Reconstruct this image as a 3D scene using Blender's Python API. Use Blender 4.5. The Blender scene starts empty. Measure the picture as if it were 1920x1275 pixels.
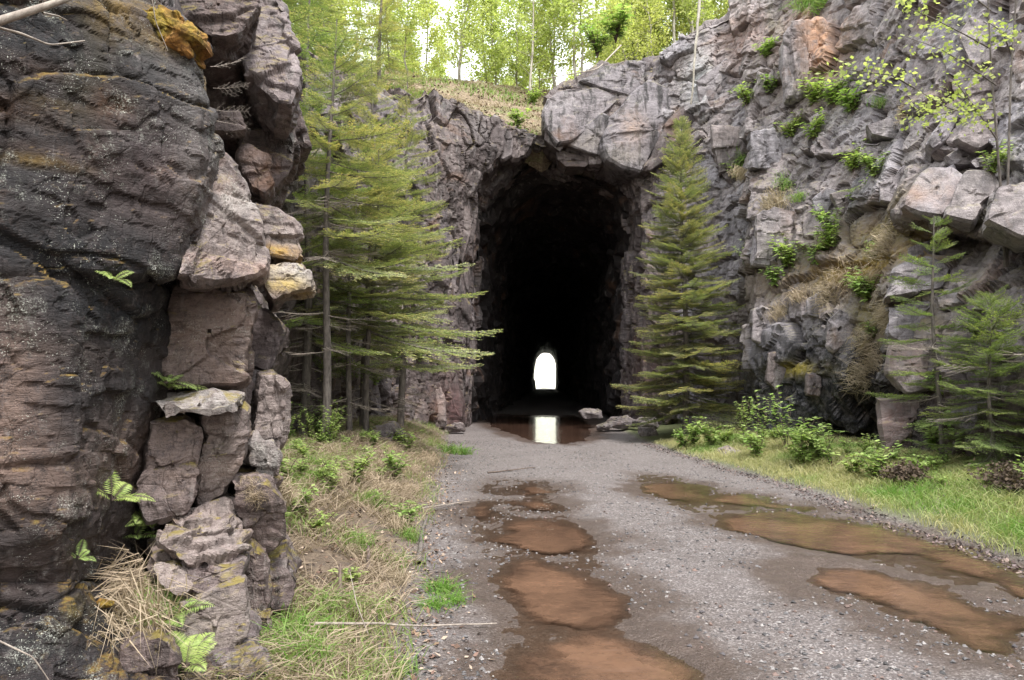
import bpy, math, random
import numpy as np
from mathutils import Vector, Matrix, Euler

SC = bpy.context.scene
COL = SC.collection
R = math.radians

# ------------------------------------------------------------------ camera
F = 1464.0                       # focal length in pixels of the 1920 wide photograph
HOR = 716.0
CAMH = 1.5
PITCH = math.atan((HOR - 637.5) / F)
cam_d = bpy.data.cameras.new('camera')
cam_d.sensor_width = 36.0
cam_d.lens = 36.0 * F / 1920.0
cam_d.clip_start = 0.05
cam_d.clip_end = 1500
cam = bpy.data.objects.new('camera', cam_d)
cam.location = (0, 0, CAMH)
cam.rotation_euler = (R(90) + PITCH, 0, 0)
COL.objects.link(cam)
SC.camera = cam

# ------------------------------------------------------------------ sky and sun (bright overcast)
SUN_EL, SUN_AZ = 64.0, 150.0      # azimuth clockwise from +Y: high behind the camera, to the right
W = bpy.data.worlds.new('World')
SC.world = W
W.use_nodes = True
nt = W.node_tree
nt.nodes.clear()
sky = nt.nodes.new('ShaderNodeTexSky')
sky.sky_type = 'NISHITA'
sky.sun_disc = False
sky.sun_elevation = R(SUN_EL)
sky.sun_rotation = R(SUN_AZ)
sky.air_density = 3.0
sky.dust_density = 1.0
sky.ozone_density = 1.0
hs = nt.nodes.new('ShaderNodeHueSaturation')
hs.inputs['Saturation'].default_value = 0.22
bg = nt.nodes.new('ShaderNodeBackground')
bg.inputs['Strength'].default_value = 0.15
wo = nt.nodes.new('ShaderNodeOutputWorld')
nt.links.new(sky.outputs[0], hs.inputs['Color'])
nt.links.new(hs.outputs[0], bg.inputs['Color'])
nt.links.new(bg.outputs[0], wo.inputs[0])
sun_d = bpy.data.lights.new('sun', 'SUN')
sun_d.energy = 1.5
sun_d.angle = R(10)
sun_d.color = (1.0, 0.96, 0.9)
sun = bpy.data.objects.new('sun', sun_d)
_az, _el = R(SUN_AZ), R(SUN_EL)
_d = Vector((math.sin(_az) * math.cos(_el), math.cos(_az) * math.cos(_el), math.sin(_el)))
sun.rotation_euler = _d.to_track_quat('Z', 'Y').to_euler()
sun.location = (0, -10, 40)
COL.objects.link(sun)
SC.view_settings.view_transform = 'Standard'
SC.view_settings.look = 'None'
SC.view_settings.gamma = 1
SC.view_settings.use_curve_mapping = False
SC.view_settings.exposure = 1.95
SC.cycles.max_bounces = 7
SC.cycles.diffuse_bounces = 4
SC.cycles.transparent_max_bounces = 6
SC.cycles.sample_clamp_indirect = 6.0

# ------------------------------------------------------------------ helpers
CP, SP = math.cos(PITCH), math.sin(PITCH)

def ray(px, py):
    u, v = (px - 960.0) / F, (637.5 - py) / F
    return Vector((u, CP - SP * v, SP + CP * v))

def at(px, py, Y):
    """world point that lies Y metres ahead and shows at that pixel of the photograph"""
    d = ray(px, py)
    k = Y / d.y
    return Vector((d.x * k, Y, CAMH + d.z * k))

def gr(px, py, z=0.0):
    """point of the ground at that pixel"""
    d = ray(px, py)
    k = (z - CAMH) / d.z
    return Vector((d.x * k, d.y * k, z))

U32 = np.uint32
def _h(i, j, k, s):
    with np.errstate(over='ignore'):
        x = (i.astype(np.int64) * 73856093) ^ (j.astype(np.int64) * 19349663) ^ (k.astype(np.int64) * 83492791) ^ (int(s) * 2654435761 & 0x7fffffff)
        x = (x & 0xffffffff).astype(U32)
        x ^= x >> U32(16); x *= U32(0x7feb352d); x ^= x >> U32(15); x *= U32(0x846ca68b); x ^= x >> U32(16)
    return x

def rnd(ids, s):
    with np.errstate(over='ignore'):
        x = ids ^ U32((s * 2654435761 + 12345) & 0xffffffff)
        x ^= x >> U32(16); x *= U32(0x7feb352d); x ^= x >> U32(15); x *= U32(0x846ca68b); x ^= x >> U32(16)
    return x.astype(np.float64) / 4294967296.0

def noise(P, s=0):
    I = np.floor(P).astype(np.int64)
    f = P - I
    f = f * f * (3 - 2 * f)
    out = 0
    for a in (0, 1):
        for b in (0, 1):
            for c in (0, 1):
                w = (f[:, 0] if a else 1 - f[:, 0]) * (f[:, 1] if b else 1 - f[:, 1]) * (f[:, 2] if c else 1 - f[:, 2])
                out = out + w * (_h(I[:, 0] + a, I[:, 1] + b, I[:, 2] + c, s) / 4294967296.0)
    return out * 2 - 1

def fbm(P, s=0, o=4):
    r, a, t = 0, 1.0, 0
    for i in range(o):
        r = r + a * noise(P * 2 ** i + 17.3 * i, s + i)
        t += a
        a *= 0.5
    return r / t

def worley(q, s):
    I = np.floor(q).astype(np.int64)
    n = len(q)
    f1 = np.full(n, 9e9); f2 = np.full(n, 9e9)
    idd = np.zeros(n, U32)
    V = np.zeros((n, 3))
    for a in (-1, 0, 1):
        for b in (-1, 0, 1):
            for c in (-1, 0, 1):
                i, j, k = I[:, 0] + a, I[:, 1] + b, I[:, 2] + c
                h = _h(i, j, k, s)
                dx = q[:, 0] - (i + 0.08 + 0.84 * (h & U32(1023)) / 1023.0)
                dy = q[:, 1] - (j + 0.08 + 0.84 * ((h >> U32(10)) & U32(1023)) / 1023.0)
                dz = q[:, 2] - (k + 0.08 + 0.84 * ((h >> U32(20)) & U32(1023)) / 1023.0)
                dx2, dy2, dz2 = dx * dx, dy * dy, dz * dz
                d = (dx2 * dx2 * dx2 + dy2 * dy2 * dy2 + dz2 * dz2 * dz2) ** (1 / 6)
                m = d < f1
                f2 = np.where(m, f1, np.minimum(f2, d))
                f1 = np.where(m, d, f1)
                idd = np.where(m, h, idd)
                V[m, 0] = dx[m]; V[m, 1] = dy[m]; V[m, 2] = dz[m]
    return idd, f1, f2, V

def rotm(ax, ay, az):
    return np.array(Euler((R(ax), R(ay), R(az))).to_matrix())

def rockdisp(P, N, layers, rot, seed, rough=0.012, rscale=9.0):
    """depth of broken rock: every layer splits space into blocks, each block has its own
    offset and tilt, with open joints between"""
    Q = P @ rot.T
    Wv = np.stack([fbm(Q * 2.3, seed + 50, 2), fbm(Q * 2.3 + 31, seed + 51, 2), fbm(Q * 2.3 + 77, seed + 52, 2)], 1)
    d = np.zeros(len(P))
    first = None
    for li, (sx, sy, sz, off, tilt, bias, cd, cw) in enumerate(layers):
        sv = np.array([sx, sy, sz])
        q = (Q + Wv * 0.055 * sv.mean()) / sv + 3.7 * li
        idd, f1, f2, V = worley(q, seed + li * 7)
        t = np.stack([rnd(idd, 3) - .5, rnd(idd, 4) - .5, rnd(idd, 5) - .5], 1)
        d += off * (rnd(idd, 1) * 2 - 1) + tilt * (V * t).sum(1) * 2 - bias * V[:, 2] * (0.5 + rnd(idd, 6))
        d -= cd * np.exp(-((f2 - f1) / cw) ** 2) * (0.3 + rnd(idd, 8))
        if first is None:
            first = idd
    d += rough * fbm(Q * rscale, seed + 90, 4) + rough * 2.2 * fbm(Q * rscale * 0.22, seed + 95, 2)
    return d, first

MATS = {}
def link(name, me, parent=None, mat=None):
    o = bpy.data.objects.new(name, me)
    COL.objects.link(o)
    if parent is not None:
        o.parent = parent
    if mat is not None:
        me.materials.clear()
        for m in (mat if isinstance(mat, (list, tuple)) else [mat]):
            me.materials.append(MATS[m] if isinstance(m, str) else m)
    return o

def npmesh(name, V, Fq, smooth=False, col=None, midx=None):
    """mesh from arrays: V (n,3), Fq (m,3) or (m,4)"""
    V = np.asarray(V, dtype=np.float32)
    Fq = np.asarray(Fq, dtype=np.int32)
    me = bpy.data.meshes.new(name)
    k = Fq.shape[1]
    me.vertices.add(len(V))
    me.vertices.foreach_set('co', V.ravel())
    me.loops.add(Fq.size)
    me.loops.foreach_set('vertex_index', Fq.ravel())
    me.polygons.add(len(Fq))
    me.polygons.foreach_set('loop_start', np.arange(0, Fq.size, k, dtype=np.int32))
    me.polygons.foreach_set('loop_total', np.full(len(Fq), k, dtype=np.int32))
    me.polygons.foreach_set('use_smooth', np.full(len(Fq), bool(smooth)))
    if midx is not None:
        me.polygons.foreach_set('material_index', np.asarray(midx, dtype=np.int32))
    if col is not None:
        a = me.attributes.new('tint', 'FLOAT_COLOR', 'POINT')
        a.data.foreach_set('color', np.asarray(col, dtype=np.float32).ravel())
    me.update(calc_edges=True)
    return me

def tag(o, label=None, cat=None, group=None, kind=None):
    if label: o['label'] = label
    if cat: o['category'] = cat
    if group: o['group'] = group
    if kind: o['kind'] = kind
    return o

def empty(name, loc=(0, 0, 0), rz=0.0):
    o = bpy.data.objects.new(name, None)
    o.empty_display_size = 0.2
    o.location = loc
    o.rotation_euler = (0, 0, rz)
    COL.objects.link(o)
    return o

class Buf:
    """collects triangles with a material index and a tint"""
    def __init__(s):
        s.V, s.T, s.M, s.C, s.n = [], [], [], [], 0
    def add(s, V, T, m=0, c=(0, 0, 0, 0)):
        V = np.asarray(V, float).reshape(-1, 3)
        T = np.asarray(T).reshape(-1, 3)
        s.V.append(V); s.T.append(T + s.n); s.M.append(np.full(len(T), m))
        C = np.asarray(c, float)
        s.C.append(np.broadcast_to(C, (len(V), 4)) if C.ndim == 1 else C)
        s.n += len(V)
    def tube(s, pts, rad, sides=5, m=0, c=(0, 0, 0, 0)):
        pts = np.asarray(pts, float); n = len(pts)
        rad = np.asarray(rad, float) * np.ones(n)
        t = np.gradient(pts, axis=0)
        t /= np.linalg.norm(t, axis=1)[:, None] + 1e-9
        up = np.where(np.abs(t[:, 2:3]) > 0.9, np.array([[1.0, 0, 0]]), np.array([[0, 0, 1.0]]))
        a = np.cross(t, up); a /= np.linalg.norm(a, axis=1)[:, None] + 1e-9
        b = np.cross(t, a)
        th = np.arange(sides) / sides * 2 * math.pi
        V = pts[:, None, :] + rad[:, None, None] * (a[:, None, :] * np.cos(th)[None, :, None] + b[:, None, :] * np.sin(th)[None, :, None])
        i = np.arange(n - 1)[:, None] * sides; j = np.arange(sides)[None, :]; j2 = (j + 1) % sides
        A, B, Cc, D = i + j, i + j2, i + sides + j2, i + sides + j
        T = np.concatenate([np.stack([A, B, Cc], -1).reshape(-1, 3), np.stack([A, Cc, D], -1).reshape(-1, 3)])
        s.add(V.reshape(-1, 3), T, m, c)
    def blades(s, base, d, L, Wd, side, m=0, c=(0, 0, 0, 0), curl=None):
        """thin tapering leaves: base point, direction, length, width, side vector; 2 triangles each"""
        n = len(base)
        L = np.ones(n) * L; Wd = np.ones(n) * Wd
        mid = base + d * (L * 0.45)[:, None]
        tip = base + d * L[:, None]
        if curl is not None:
            tip = tip + curl
            mid = mid + curl * 0.25
        v = np.stack([base, mid + side * (Wd / 2)[:, None], mid - side * (Wd / 2)[:, None], tip], 1)
        k = np.arange(n)[:, None] * 4
        T = np.concatenate([k + np.array([[0, 1, 2]]), k + np.array([[1, 3, 2]])])
        C = np.asarray(c, float)
        if C.ndim == 2:
            C = np.repeat(C, 4, 0)
        s.add(v.reshape(-1, 3), T, m, C)
    def mesh(s, name, smooth=False):
        return npmesh(name, np.concatenate(s.V), np.concatenate(s.T), smooth, np.concatenate(s.C), np.concatenate(s.M))

def unit(v):
    return v / (np.linalg.norm(v, axis=-1, keepdims=True) + 1e-9)

# ------------------------------------------------------------------ materials
def newmat(name):
    m = bpy.data.materials.new(name)
    m.use_nodes = True
    m.node_tree.nodes.clear()
    MATS[name] = m
    return m, NT(m.node_tree)

class NT:
    def __init__(s, t): s.t = t
    def n(s, typ, **kw):
        nd = s.t.nodes.new(typ)
        ins = kw.pop('ins', {})
        for k, v in kw.items(): setattr(nd, k, v)
        for k, v in ins.items():
            if isinstance(v, bpy.types.NodeSocket): s.t.links.new(v, nd.inputs[k])
            else: nd.inputs[k].default_value = v
        return nd
    def noise(s, vec, scale, detail=5, rough=0.6, dist=0.0):
        return s.n('ShaderNodeTexNoise', ins={'Vector': vec, 'Scale': scale, 'Detail': detail, 'Roughness': rough, 'Distortion': dist}).outputs[0]
    def vor(s, vec, scale, feature='F1', out='Distance', rnd=1.0):
        return s.n('ShaderNodeTexVoronoi', feature=feature, ins={'Vector': vec, 'Scale': scale, 'Randomness': rnd}).outputs[out]
    def ramp(s, fac, stops, interp='LINEAR'):
        nd = s.n('ShaderNodeValToRGB', ins={'Fac': fac})
        cr = nd.color_ramp; cr.interpolation = interp
        while len(cr.elements) > 1: cr.elements.remove(cr.elements[-1])
        first = True
        for p, c in stops:
            c = (c, c, c, 1) if isinstance(c, (int, float)) else (tuple(c) + (1,))[:4]
            if first: e = cr.elements[0]; e.position = p; first = False
            else: e = cr.elements.new(p)
            e.color = c
        return nd.outputs[0]
    def mix(s, fac, a, b, mode='MIX'):
        nd = s.n('ShaderNodeMix', data_type='RGBA', blend_type=mode)
        for idx, v in ((0, fac), (6, a), (7, b)):
            if isinstance(v, bpy.types.NodeSocket): s.t.links.new(v, nd.inputs[idx])
            else:
                if idx != 0 and len(v) == 3: v = tuple(v) + (1,)
                nd.inputs[idx].default_value = v
        return nd.outputs[2]
    def math(s, op, a, b=0.0, c=None, clamp=False):
        nd = s.n('ShaderNodeMath', operation=op, use_clamp=clamp)
        for i, v in enumerate((a, b, c)):
            if v is None: continue
            if isinstance(v, bpy.types.NodeSocket): s.t.links.new(v, nd.inputs[i])
            else: nd.inputs[i].default_value = v
        return nd.outputs[0]
    def out(s, sh):
        o = s.t.nodes.new('ShaderNodeOutputMaterial'); s.t.links.new(sh, o.inputs[0])
    def bsdf(s, **ins):
        nd = s.t.nodes.new('ShaderNodeBsdfPrincipled')
        for k, v in ins.items():
            k = k.replace('_', ' ')
            if isinstance(v, bpy.types.NodeSocket): s.t.links.new(v, nd.inputs[k])
            else: nd.inputs[k].default_value = (tuple(v) + (1,) if isinstance(v, tuple) and len(v) == 3 else v)
        return nd.outputs[0]

def rock_mat(name, dark, mid, light, lichen=0.3, moss=0.3, streak=0.5, sc=1.0, bump=0.5, mosscol=(0.16, 0.13, 0.02), wet=0.0):
    m, t = newmat(name)
    co = t.n('ShaderNodeTexCoord').outputs['Object']
    st = t.n('ShaderNodeMapping', ins={'Vector': co, 'Scale': (2.6, 2.6, 0.45)}).outputs[0]
    beds = t.n('ShaderNodeMapping', ins={'Vector': co, 'Rotation': (0.35, 0.3, 0.2), 'Scale': (1, 1, 5.0)}).outputs[0]
    n1 = t.noise(co, 1.1 * sc, 6, 0.62, 0.4)
    n2 = t.noise(co, 7.0 * sc, 8, 0.7, 0.3)
    n3 = t.noise(co, 60 * sc, 6, 0.75)
    nb = t.noise(beds, 3.0 * sc, 5, 0.65, 0.5)
    base = t.ramp(t.math('ADD', t.math('MULTIPLY', n1, 0.5), t.math('MULTIPLY', n2, 0.5)),
                  [(0.36, dark), (0.5, mid), (0.66, light)])
    base = t.mix(t.ramp(nb, [(0.42, 0.0), (0.7, 0.6)]), base, light)
    # colour of each block
    at_ = t.n('ShaderNodeAttribute', attribute_name='blk').outputs['Fac']
    base = t.mix(0.85, base, t.ramp(at_, [(0, (0.62, 0.58, 0.6)), (0.35, (1.0, 0.93, 0.92)), (0.7, (0.95, 0.98, 1.08)), (1, (1.35, 1.28, 1.25))]), 'MULTIPLY')
    base = t.mix(t.ramp(n3, [(0.35, 0.5), (0.55, 0.0)]), base, tuple(c * 0.45 for c in dark))
    base = t.mix(t.ramp(n3, [(0.6, 0.0), (0.78, 0.55)]), base, light)
    # running water stains
    sn = t.noise(st, 2.2 * sc, 5, 0.6, 0.2)
    base = t.mix(t.math('MULTIPLY', t.ramp(sn, [(0.5, 0.0), (0.62, 1.0)]), streak), base, tuple(c * 0.28 for c in dark))
    sn2 = t.noise(st, 3.1 * sc, 4, 0.6)
    base = t.mix(t.math('MULTIPLY', t.ramp(sn2, [(0.58, 0.0), (0.7, 1.0)]), 0.35), base, (0.33, 0.3, 0.29))
    # rust
    rn = t.noise(co, 0.9 * sc, 5, 0.6, 0.8)
    base = t.mix(t.ramp(rn, [(0.58, 0.0), (0.75, 0.55)]), base, (0.2, 0.105, 0.06))
    # painted places (attribute tint: rgb + strength)
    ta = t.n('ShaderNodeAttribute', attribute_name='tint')
    tf = t.math('MULTIPLY', ta.outputs['Alpha'], t.ramp(t.math('ADD', t.math('MULTIPLY', n2, 0.55), t.math('MULTIPLY', n3, 0.45)), [(0.4, 0.12), (0.55, 1.3)]), clamp=True)
    base = t.mix(tf, base, ta.outputs['Color'])
    # lichen spots
    lv = t.vor(t.n('ShaderNodeVectorMath', operation='ADD', ins={0: co, 1: t.n('ShaderNodeTexNoise', ins={'Vector': co, 'Scale': 9.0}).outputs['Color']}).outputs[0], 11 * sc)
    lz = t.noise(co, 1.9 * sc, 4, 0.6)
    lm = t.math('MULTIPLY', t.ramp(lv, [(0.12, 1.0), (0.24, 0.0)]), t.ramp(lz, [(0.5, 0.0), (0.6, 1.0)]))
    lm2 = t.math('MULTIPLY', t.ramp(n3, [(0.5, 0.0), (0.62, 1.0)]), t.ramp(t.noise(co, 1.3 * sc, 5, 0.7), [(0.56, 0.0), (0.66, 1.0)]))
    base = t.mix(t.math('MULTIPLY', t.math('MAXIMUM', lm, lm2), lichen), base, (0.42, 0.43, 0.38))
    # moss on ledges
    nz = t.n('ShaderNodeSeparateXYZ', ins={0: t.n('ShaderNodeNewGeometry').outputs['Normal']}).outputs[2]
    mn = t.noise(co, 3.0 * sc, 6, 0.7)
    mz = t.math('MULTIPLY', t.ramp(nz, [(0.35, 0.0), (0.8, 1.0)]), t.ramp(mn, [(0.5, 0.0), (0.6, 1.0)]))
    mm = t.math('MULTIPLY', mz, moss)
    mc = t.mix(t.ramp(t.noise(co, 30 * sc, 4, 0.7), [(0.35, 0.0), (0.65, 1.0)]), mosscol, (0.2, 0.15, 0.03))
    base = t.mix(mm, base, mc)
    # relief
    vb = t.vor(beds, 6.0 * sc, 'DISTANCE_TO_EDGE')
    hgt = t.math('ADD', t.math('MULTIPLY', n2, 0.55), t.math('MULTIPLY', n3, 0.16))
    hgt = t.math('ADD', hgt, t.math('MULTIPLY', t.ramp(vb, [(0.0, 0.0), (0.06, 1.0)]), 0.10))
    hgt = t.math('ADD', hgt, t.math('MULTIPLY', nb, 0.5))
    vj = t.vor(t.n('ShaderNodeMapping', ins={'Vector': co, 'Rotation': (0.1, 0.15, 0.5), 'Scale': (1, 1, 0.6)}).outputs[0], 2.6 * sc, 'DISTANCE_TO_EDGE')
    hgt = t.math('ADD', hgt, t.math('MULTIPLY', t.ramp(vj, [(0.0, 0.0), (0.03, 1.0)]), 0.16))
    bp = t.n('ShaderNodeBump', ins={'Height': hgt, 'Strength': bump, 'Distance': 0.06 / sc}).outputs[0]
    ro = t.ramp(n2, [(0.3, 0.55 - 0.25 * wet), (0.7, 0.9 - 0.3 * wet)])
    t.out(t.bsdf(Base_Color=base, Roughness=ro, Specular_IOR_Level=0.35, Normal=bp))
    return m

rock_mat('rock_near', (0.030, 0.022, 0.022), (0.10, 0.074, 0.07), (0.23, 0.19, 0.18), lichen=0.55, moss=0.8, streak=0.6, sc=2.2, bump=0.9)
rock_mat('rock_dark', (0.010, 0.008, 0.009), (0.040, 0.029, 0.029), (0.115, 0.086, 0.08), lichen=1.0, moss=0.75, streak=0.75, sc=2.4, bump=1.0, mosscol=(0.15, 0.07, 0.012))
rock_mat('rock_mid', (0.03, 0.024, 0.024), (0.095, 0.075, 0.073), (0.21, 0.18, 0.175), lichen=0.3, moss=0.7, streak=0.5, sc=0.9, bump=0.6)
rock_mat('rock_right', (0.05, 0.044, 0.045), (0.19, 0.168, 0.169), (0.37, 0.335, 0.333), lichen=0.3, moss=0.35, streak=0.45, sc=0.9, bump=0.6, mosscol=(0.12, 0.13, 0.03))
rock_mat('rock_portal', (0.035, 0.029, 0.03), (0.125, 0.106, 0.107), (0.27, 0.238, 0.235), lichen=0.35, moss=0.4, streak=0.85, sc=0.9, bump=0.8, mosscol=(0.12, 0.13, 0.03))
rock_mat('rock_tunnel', (0.01, 0.008, 0.008), (0.025, 0.02, 0.02), (0.05, 0.04, 0.04), lichen=0.0, moss=0.0, streak=0.6, sc=0.8, bump=0.6)  # sooty rock, with the bore's darkness put into its colour

def leaf_mat(name, c1, c2, trans=0.35, rough=0.6, tip=None, objvar=0.3):
    """foliage: colours c1..c2 chosen by tint alpha; per object variation"""
    m, t = newmat(name)
    ta = t.n('ShaderNodeAttribute', attribute_name='tint')
    oi = t.n('ShaderNodeObjectInfo').outputs['Random']
    base = t.mix(ta.outputs['Alpha'], c1, c2)
    if tip:
        base = t.mix(t.math('MULTIPLY', ta.outputs['Fac'], 1.0), base, tip)
    base = t.mix(objvar, base, t.ramp(oi, [(0, (0.75, 0.88, 0.7)), (0.5, (1.0, 1.0, 1.0)), (1, (1.4, 1.15, 1.05))]), 'MULTIPLY')
    p = t.bsdf(Base_Color=base, Roughness=rough, Specular_IOR_Level=0.3)
    tr = t.n('ShaderNodeBsdfTranslucent', ins={'Color': t.mix(1.0, base, (1.15, 1.25, 0.7), 'MULTIPLY')}).outputs[0]
    t.out(t.n('ShaderNodeMixShader', ins={0: trans, 1: p, 2: tr}).outputs[0])
    return m

leaf_mat('needles', (0.16, 0.205, 0.085), (0.44, 0.45, 0.21), 0.42, 0.5, tip=(0.6, 0.46, 0.25), objvar=0.6)
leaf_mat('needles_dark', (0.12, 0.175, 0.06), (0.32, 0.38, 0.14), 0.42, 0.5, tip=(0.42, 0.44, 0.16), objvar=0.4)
leaf_mat('hazy_spring_leaf', (0.28, 0.33, 0.10), (0.5, 0.52, 0.23), 0.55, 0.5, objvar=0.25)  # skyline haze put into the pale, washed leaf colours
leaf_mat('plant_leaf', (0.18, 0.28, 0.07), (0.42, 0.5, 0.19), 0.4, 0.5, objvar=0.3)
leaf_mat('grass_blade', (0.11, 0.24, 0.03), (0.42, 0.38, 0.2), 0.35, 0.6, objvar=0.0)
leaf_mat('straw', (0.15, 0.105, 0.075), (0.40, 0.32, 0.235), 0.2, 0.8, objvar=0.15)
leaf_mat('dead_leaf', (0.03, 0.02, 0.016), (0.12, 0.085, 0.06), 0.15, 0.8, objvar=0.2)
leaf_mat('red_tip', (0.35, 0.12, 0.08), (0.5, 0.2, 0.1), 0.3, 0.6)

def bark_mat(name, a, b, sc=20):
    m, t = newmat(name)
    co = t.n('ShaderNodeTexCoord').outputs['Object']
    st = t.n('ShaderNodeMapping', ins={'Vector': co, 'Scale': (1, 1, 0.3)}).outputs[0]
    n = t.noise(st, sc, 6, 0.7)
    c = t.ramp(n, [(0.35, a), (0.65, b)])
    bp = t.n('ShaderNodeBump', ins={'Height': n, 'Strength': 0.6, 'Distance': 0.01}).outputs[0]
    t.out(t.bsdf(Base_Color=c, Roughness=0.85, Normal=bp))
bark_mat('bark', (0.045, 0.036, 0.032), (0.17, 0.145, 0.13))
bark_mat('bark_pale', (0.13, 0.11, 0.085), (0.4, 0.37, 0.32), 9)
bark_mat('twig_grey', (0.16, 0.13, 0.11), (0.36, 0.31, 0.27), 30)
bark_mat('twig_brown', (0.05, 0.035, 0.03), (0.14, 0.1, 0.08), 30)

def moss_mat():
    m, t = newmat('moss')
    co = t.n('ShaderNodeTexCoord').outputs['Object']
    n = t.noise(co, 45, 6, 0.75)
    n1 = t.noise(co, 6, 4, 0.6)
    c = t.mix(t.ramp(n1, [(0.4, 0.0), (0.6, 1.0)]), t.ramp(n, [(0.35, (0.07, 0.055, 0.008)), (0.65, (0.34, 0.24, 0.03))]),
              t.ramp(n, [(0.35, (0.1, 0.04, 0.01)), (0.65, (0.36, 0.17, 0.035))]))
    bp = t.n('ShaderNodeBump', ins={'Height': n, 'Strength': 1.0, 'Distance': 0.02}).outputs[0]
    t.out(t.bsdf(Base_Color=c, Roughness=0.95, Normal=bp))
moss_mat()

def ground_mat():
    m, t = newmat('ground')
    co = t.n('ShaderNodeTexCoord').outputs['Object']
    ta = t.n('ShaderNodeAttribute', attribute_name='zone')   # r bank, g verge, b wet
    sp = t.n('ShaderNodeSeparateColor', ins={0: ta.outputs['Color']})
    bank, verge, wet = sp.outputs[0], sp.outputs[1], sp.outputs[2]
    n1 = t.noise(co, 0.9, 5, 0.6); n2 = t.noise(co, 7, 6, 0.7); n3 = t.noise(co, 70, 5, 0.8)
    v1 = t.vor(co, 90, 'F1', 'Color'); vd = t.vor(co, 90)
    vd2 = t.vor(co, 38)
    g = t.ramp(n1, [(0.38, (0.072, 0.056, 0.050)), (0.6, (0.132, 0.108, 0.102))])
    g = t.mix(t.ramp(n2, [(0.4, 0.0), (0.7, 0.7)]), g, (0.2, 0.15, 0.135))
    peb = t.ramp(t.n('ShaderNodeSeparateColor', ins={0: v1}).outputs[0], [(0.0, (0.04, 0.037, 0.04)), (0.35, (0.08, 0.071, 0.070)), (0.75, (0.17, 0.15, 0.149)), (1.0, (0.38, 0.35, 0.34))])
    g = t.mix(t.ramp(n2, [(0.3, 0.2), (0.62, 0.85)]), g, peb)
    g = t.mix(t.ramp(n3, [(0.3, 0.6), (0.5, 0.0)]), g, (0.1, 0.09, 0.09))
    soil = t.ramp(n2, [(0.3, (0.045, 0.032, 0.024)), (0.55, (0.13, 0.095, 0.068)), (0.75, (0.22, 0.17, 0.12))])
    grn = t.ramp(n3, [(0.3, (0.05, 0.07, 0.02)), (0.7, (0.16, 0.17, 0.07))])
    g = t.mix(t.math('MULTIPLY', bank, t.ramp(n2, [(0.3, 0.7), (0.6, 1.2)]), clamp=True), g, soil)
    g = t.mix(t.math('MULTIPLY', verge, 0.9, clamp=True), g, grn)
    mud = t.ramp(n2, [(0.3, (0.08, 0.053, 0.038)), (0.7, (0.15, 0.103, 0.076))])
    wetc = t.mix(0.55, g, mud)
    wetc = t.mix(1.0, wetc, (0.6, 0.56, 0.54), 'MULTIPLY')
    col = t.mix(wet, g, wetc)
    h = t.math('ADD', t.math('MULTIPLY', vd, -0.5), t.math('MULTIPLY', n3, 0.7))
    h = t.math('ADD', h, t.math('MULTIPLY', vd2, -0.6))
    bp = t.n('ShaderNodeBump', ins={'Height': h, 'Strength': 0.75, 'Distance': 0.018}).outputs[0]
    ro = t.math('SUBTRACT', 0.92, t.math('MULTIPLY', wet, 0.5))
    t.out(t.bsdf(Base_Color=col, Roughness=ro, Specular_IOR_Level=0.4, Normal=bp))
ground_mat()

def water_mat():
    m, t = newmat('muddy_water')
    co = t.n('ShaderNodeTexCoord').outputs['Object']
    n = t.noise(co, 1.3, 4, 0.6); n2 = t.noise(co, 18, 5, 0.75)
    c = t.ramp(t.math('ADD', t.math('MULTIPLY', n, 0.7), t.math('MULTIPLY', n2, 0.3)), [(0.36, (0.045, 0.028, 0.020)), (0.62, (0.15, 0.086, 0.055))])
    dp = t.n('ShaderNodeAttribute', attribute_name='depth').outputs['Fac']
    dn = t.math('ADD', dp, t.math('MULTIPLY', t.math('SUBTRACT', n2, 0.5), 0.02))
    murk = t.ramp(t.math('MULTIPLY', dn, 20.0), [(0.05, 0.0), (0.85, 0.96)])
    r = t.n('ShaderNodeMapping', ins={'Vector': co, 'Scale': (1.0, 2.2, 1)}).outputs[0]
    w = t.noise(r, 6.0, 3, 0.5)
    bp = t.n('ShaderNodeBump', ins={'Height': w, 'Strength': 0.2, 'Distance': 0.025}).outputs[0]
    under = t.n('ShaderNodeMixShader', ins={0: murk, 1: t.n('ShaderNodeBsdfTransparent', ins={'Color': (0.92, 0.86, 0.78, 1)}).outputs[0], 2: t.n('ShaderNodeBsdfDiffuse', ins={'Color': c}).outputs[0]}).outputs[0]
    fr = t.n('ShaderNodeFresnel', ins={'IOR': 1.33, 'Normal': bp}).outputs[0]
    gl = t.n('ShaderNodeBsdfGlossy', ins={'Color': (1, 1, 1, 1), 'Roughness': 0.03, 'Normal': bp}).outputs[0]
    t.out(t.n('ShaderNodeMixShader', ins={0: fr, 1: under, 2: gl}).outputs[0])
    m, t = newmat('pool_water')
    co = t.n('ShaderNodeTexCoord').outputs['Object']
    r = t.n('ShaderNodeMapping', ins={'Vector': co, 'Scale': (1.0, 2.6, 1)}).outputs[0]
    w = t.noise(r, 4.0, 3, 0.55)
    bp = t.n('ShaderNodeBump', ins={'Height': w, 'Strength': 1.0, 'Distance': 0.035}).outputs[0]
    t.out(t.bsdf(Base_Color=(0.05, 0.028, 0.02), Roughness=0.03, IOR=1.33, Normal=bp))
water_mat()

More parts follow.
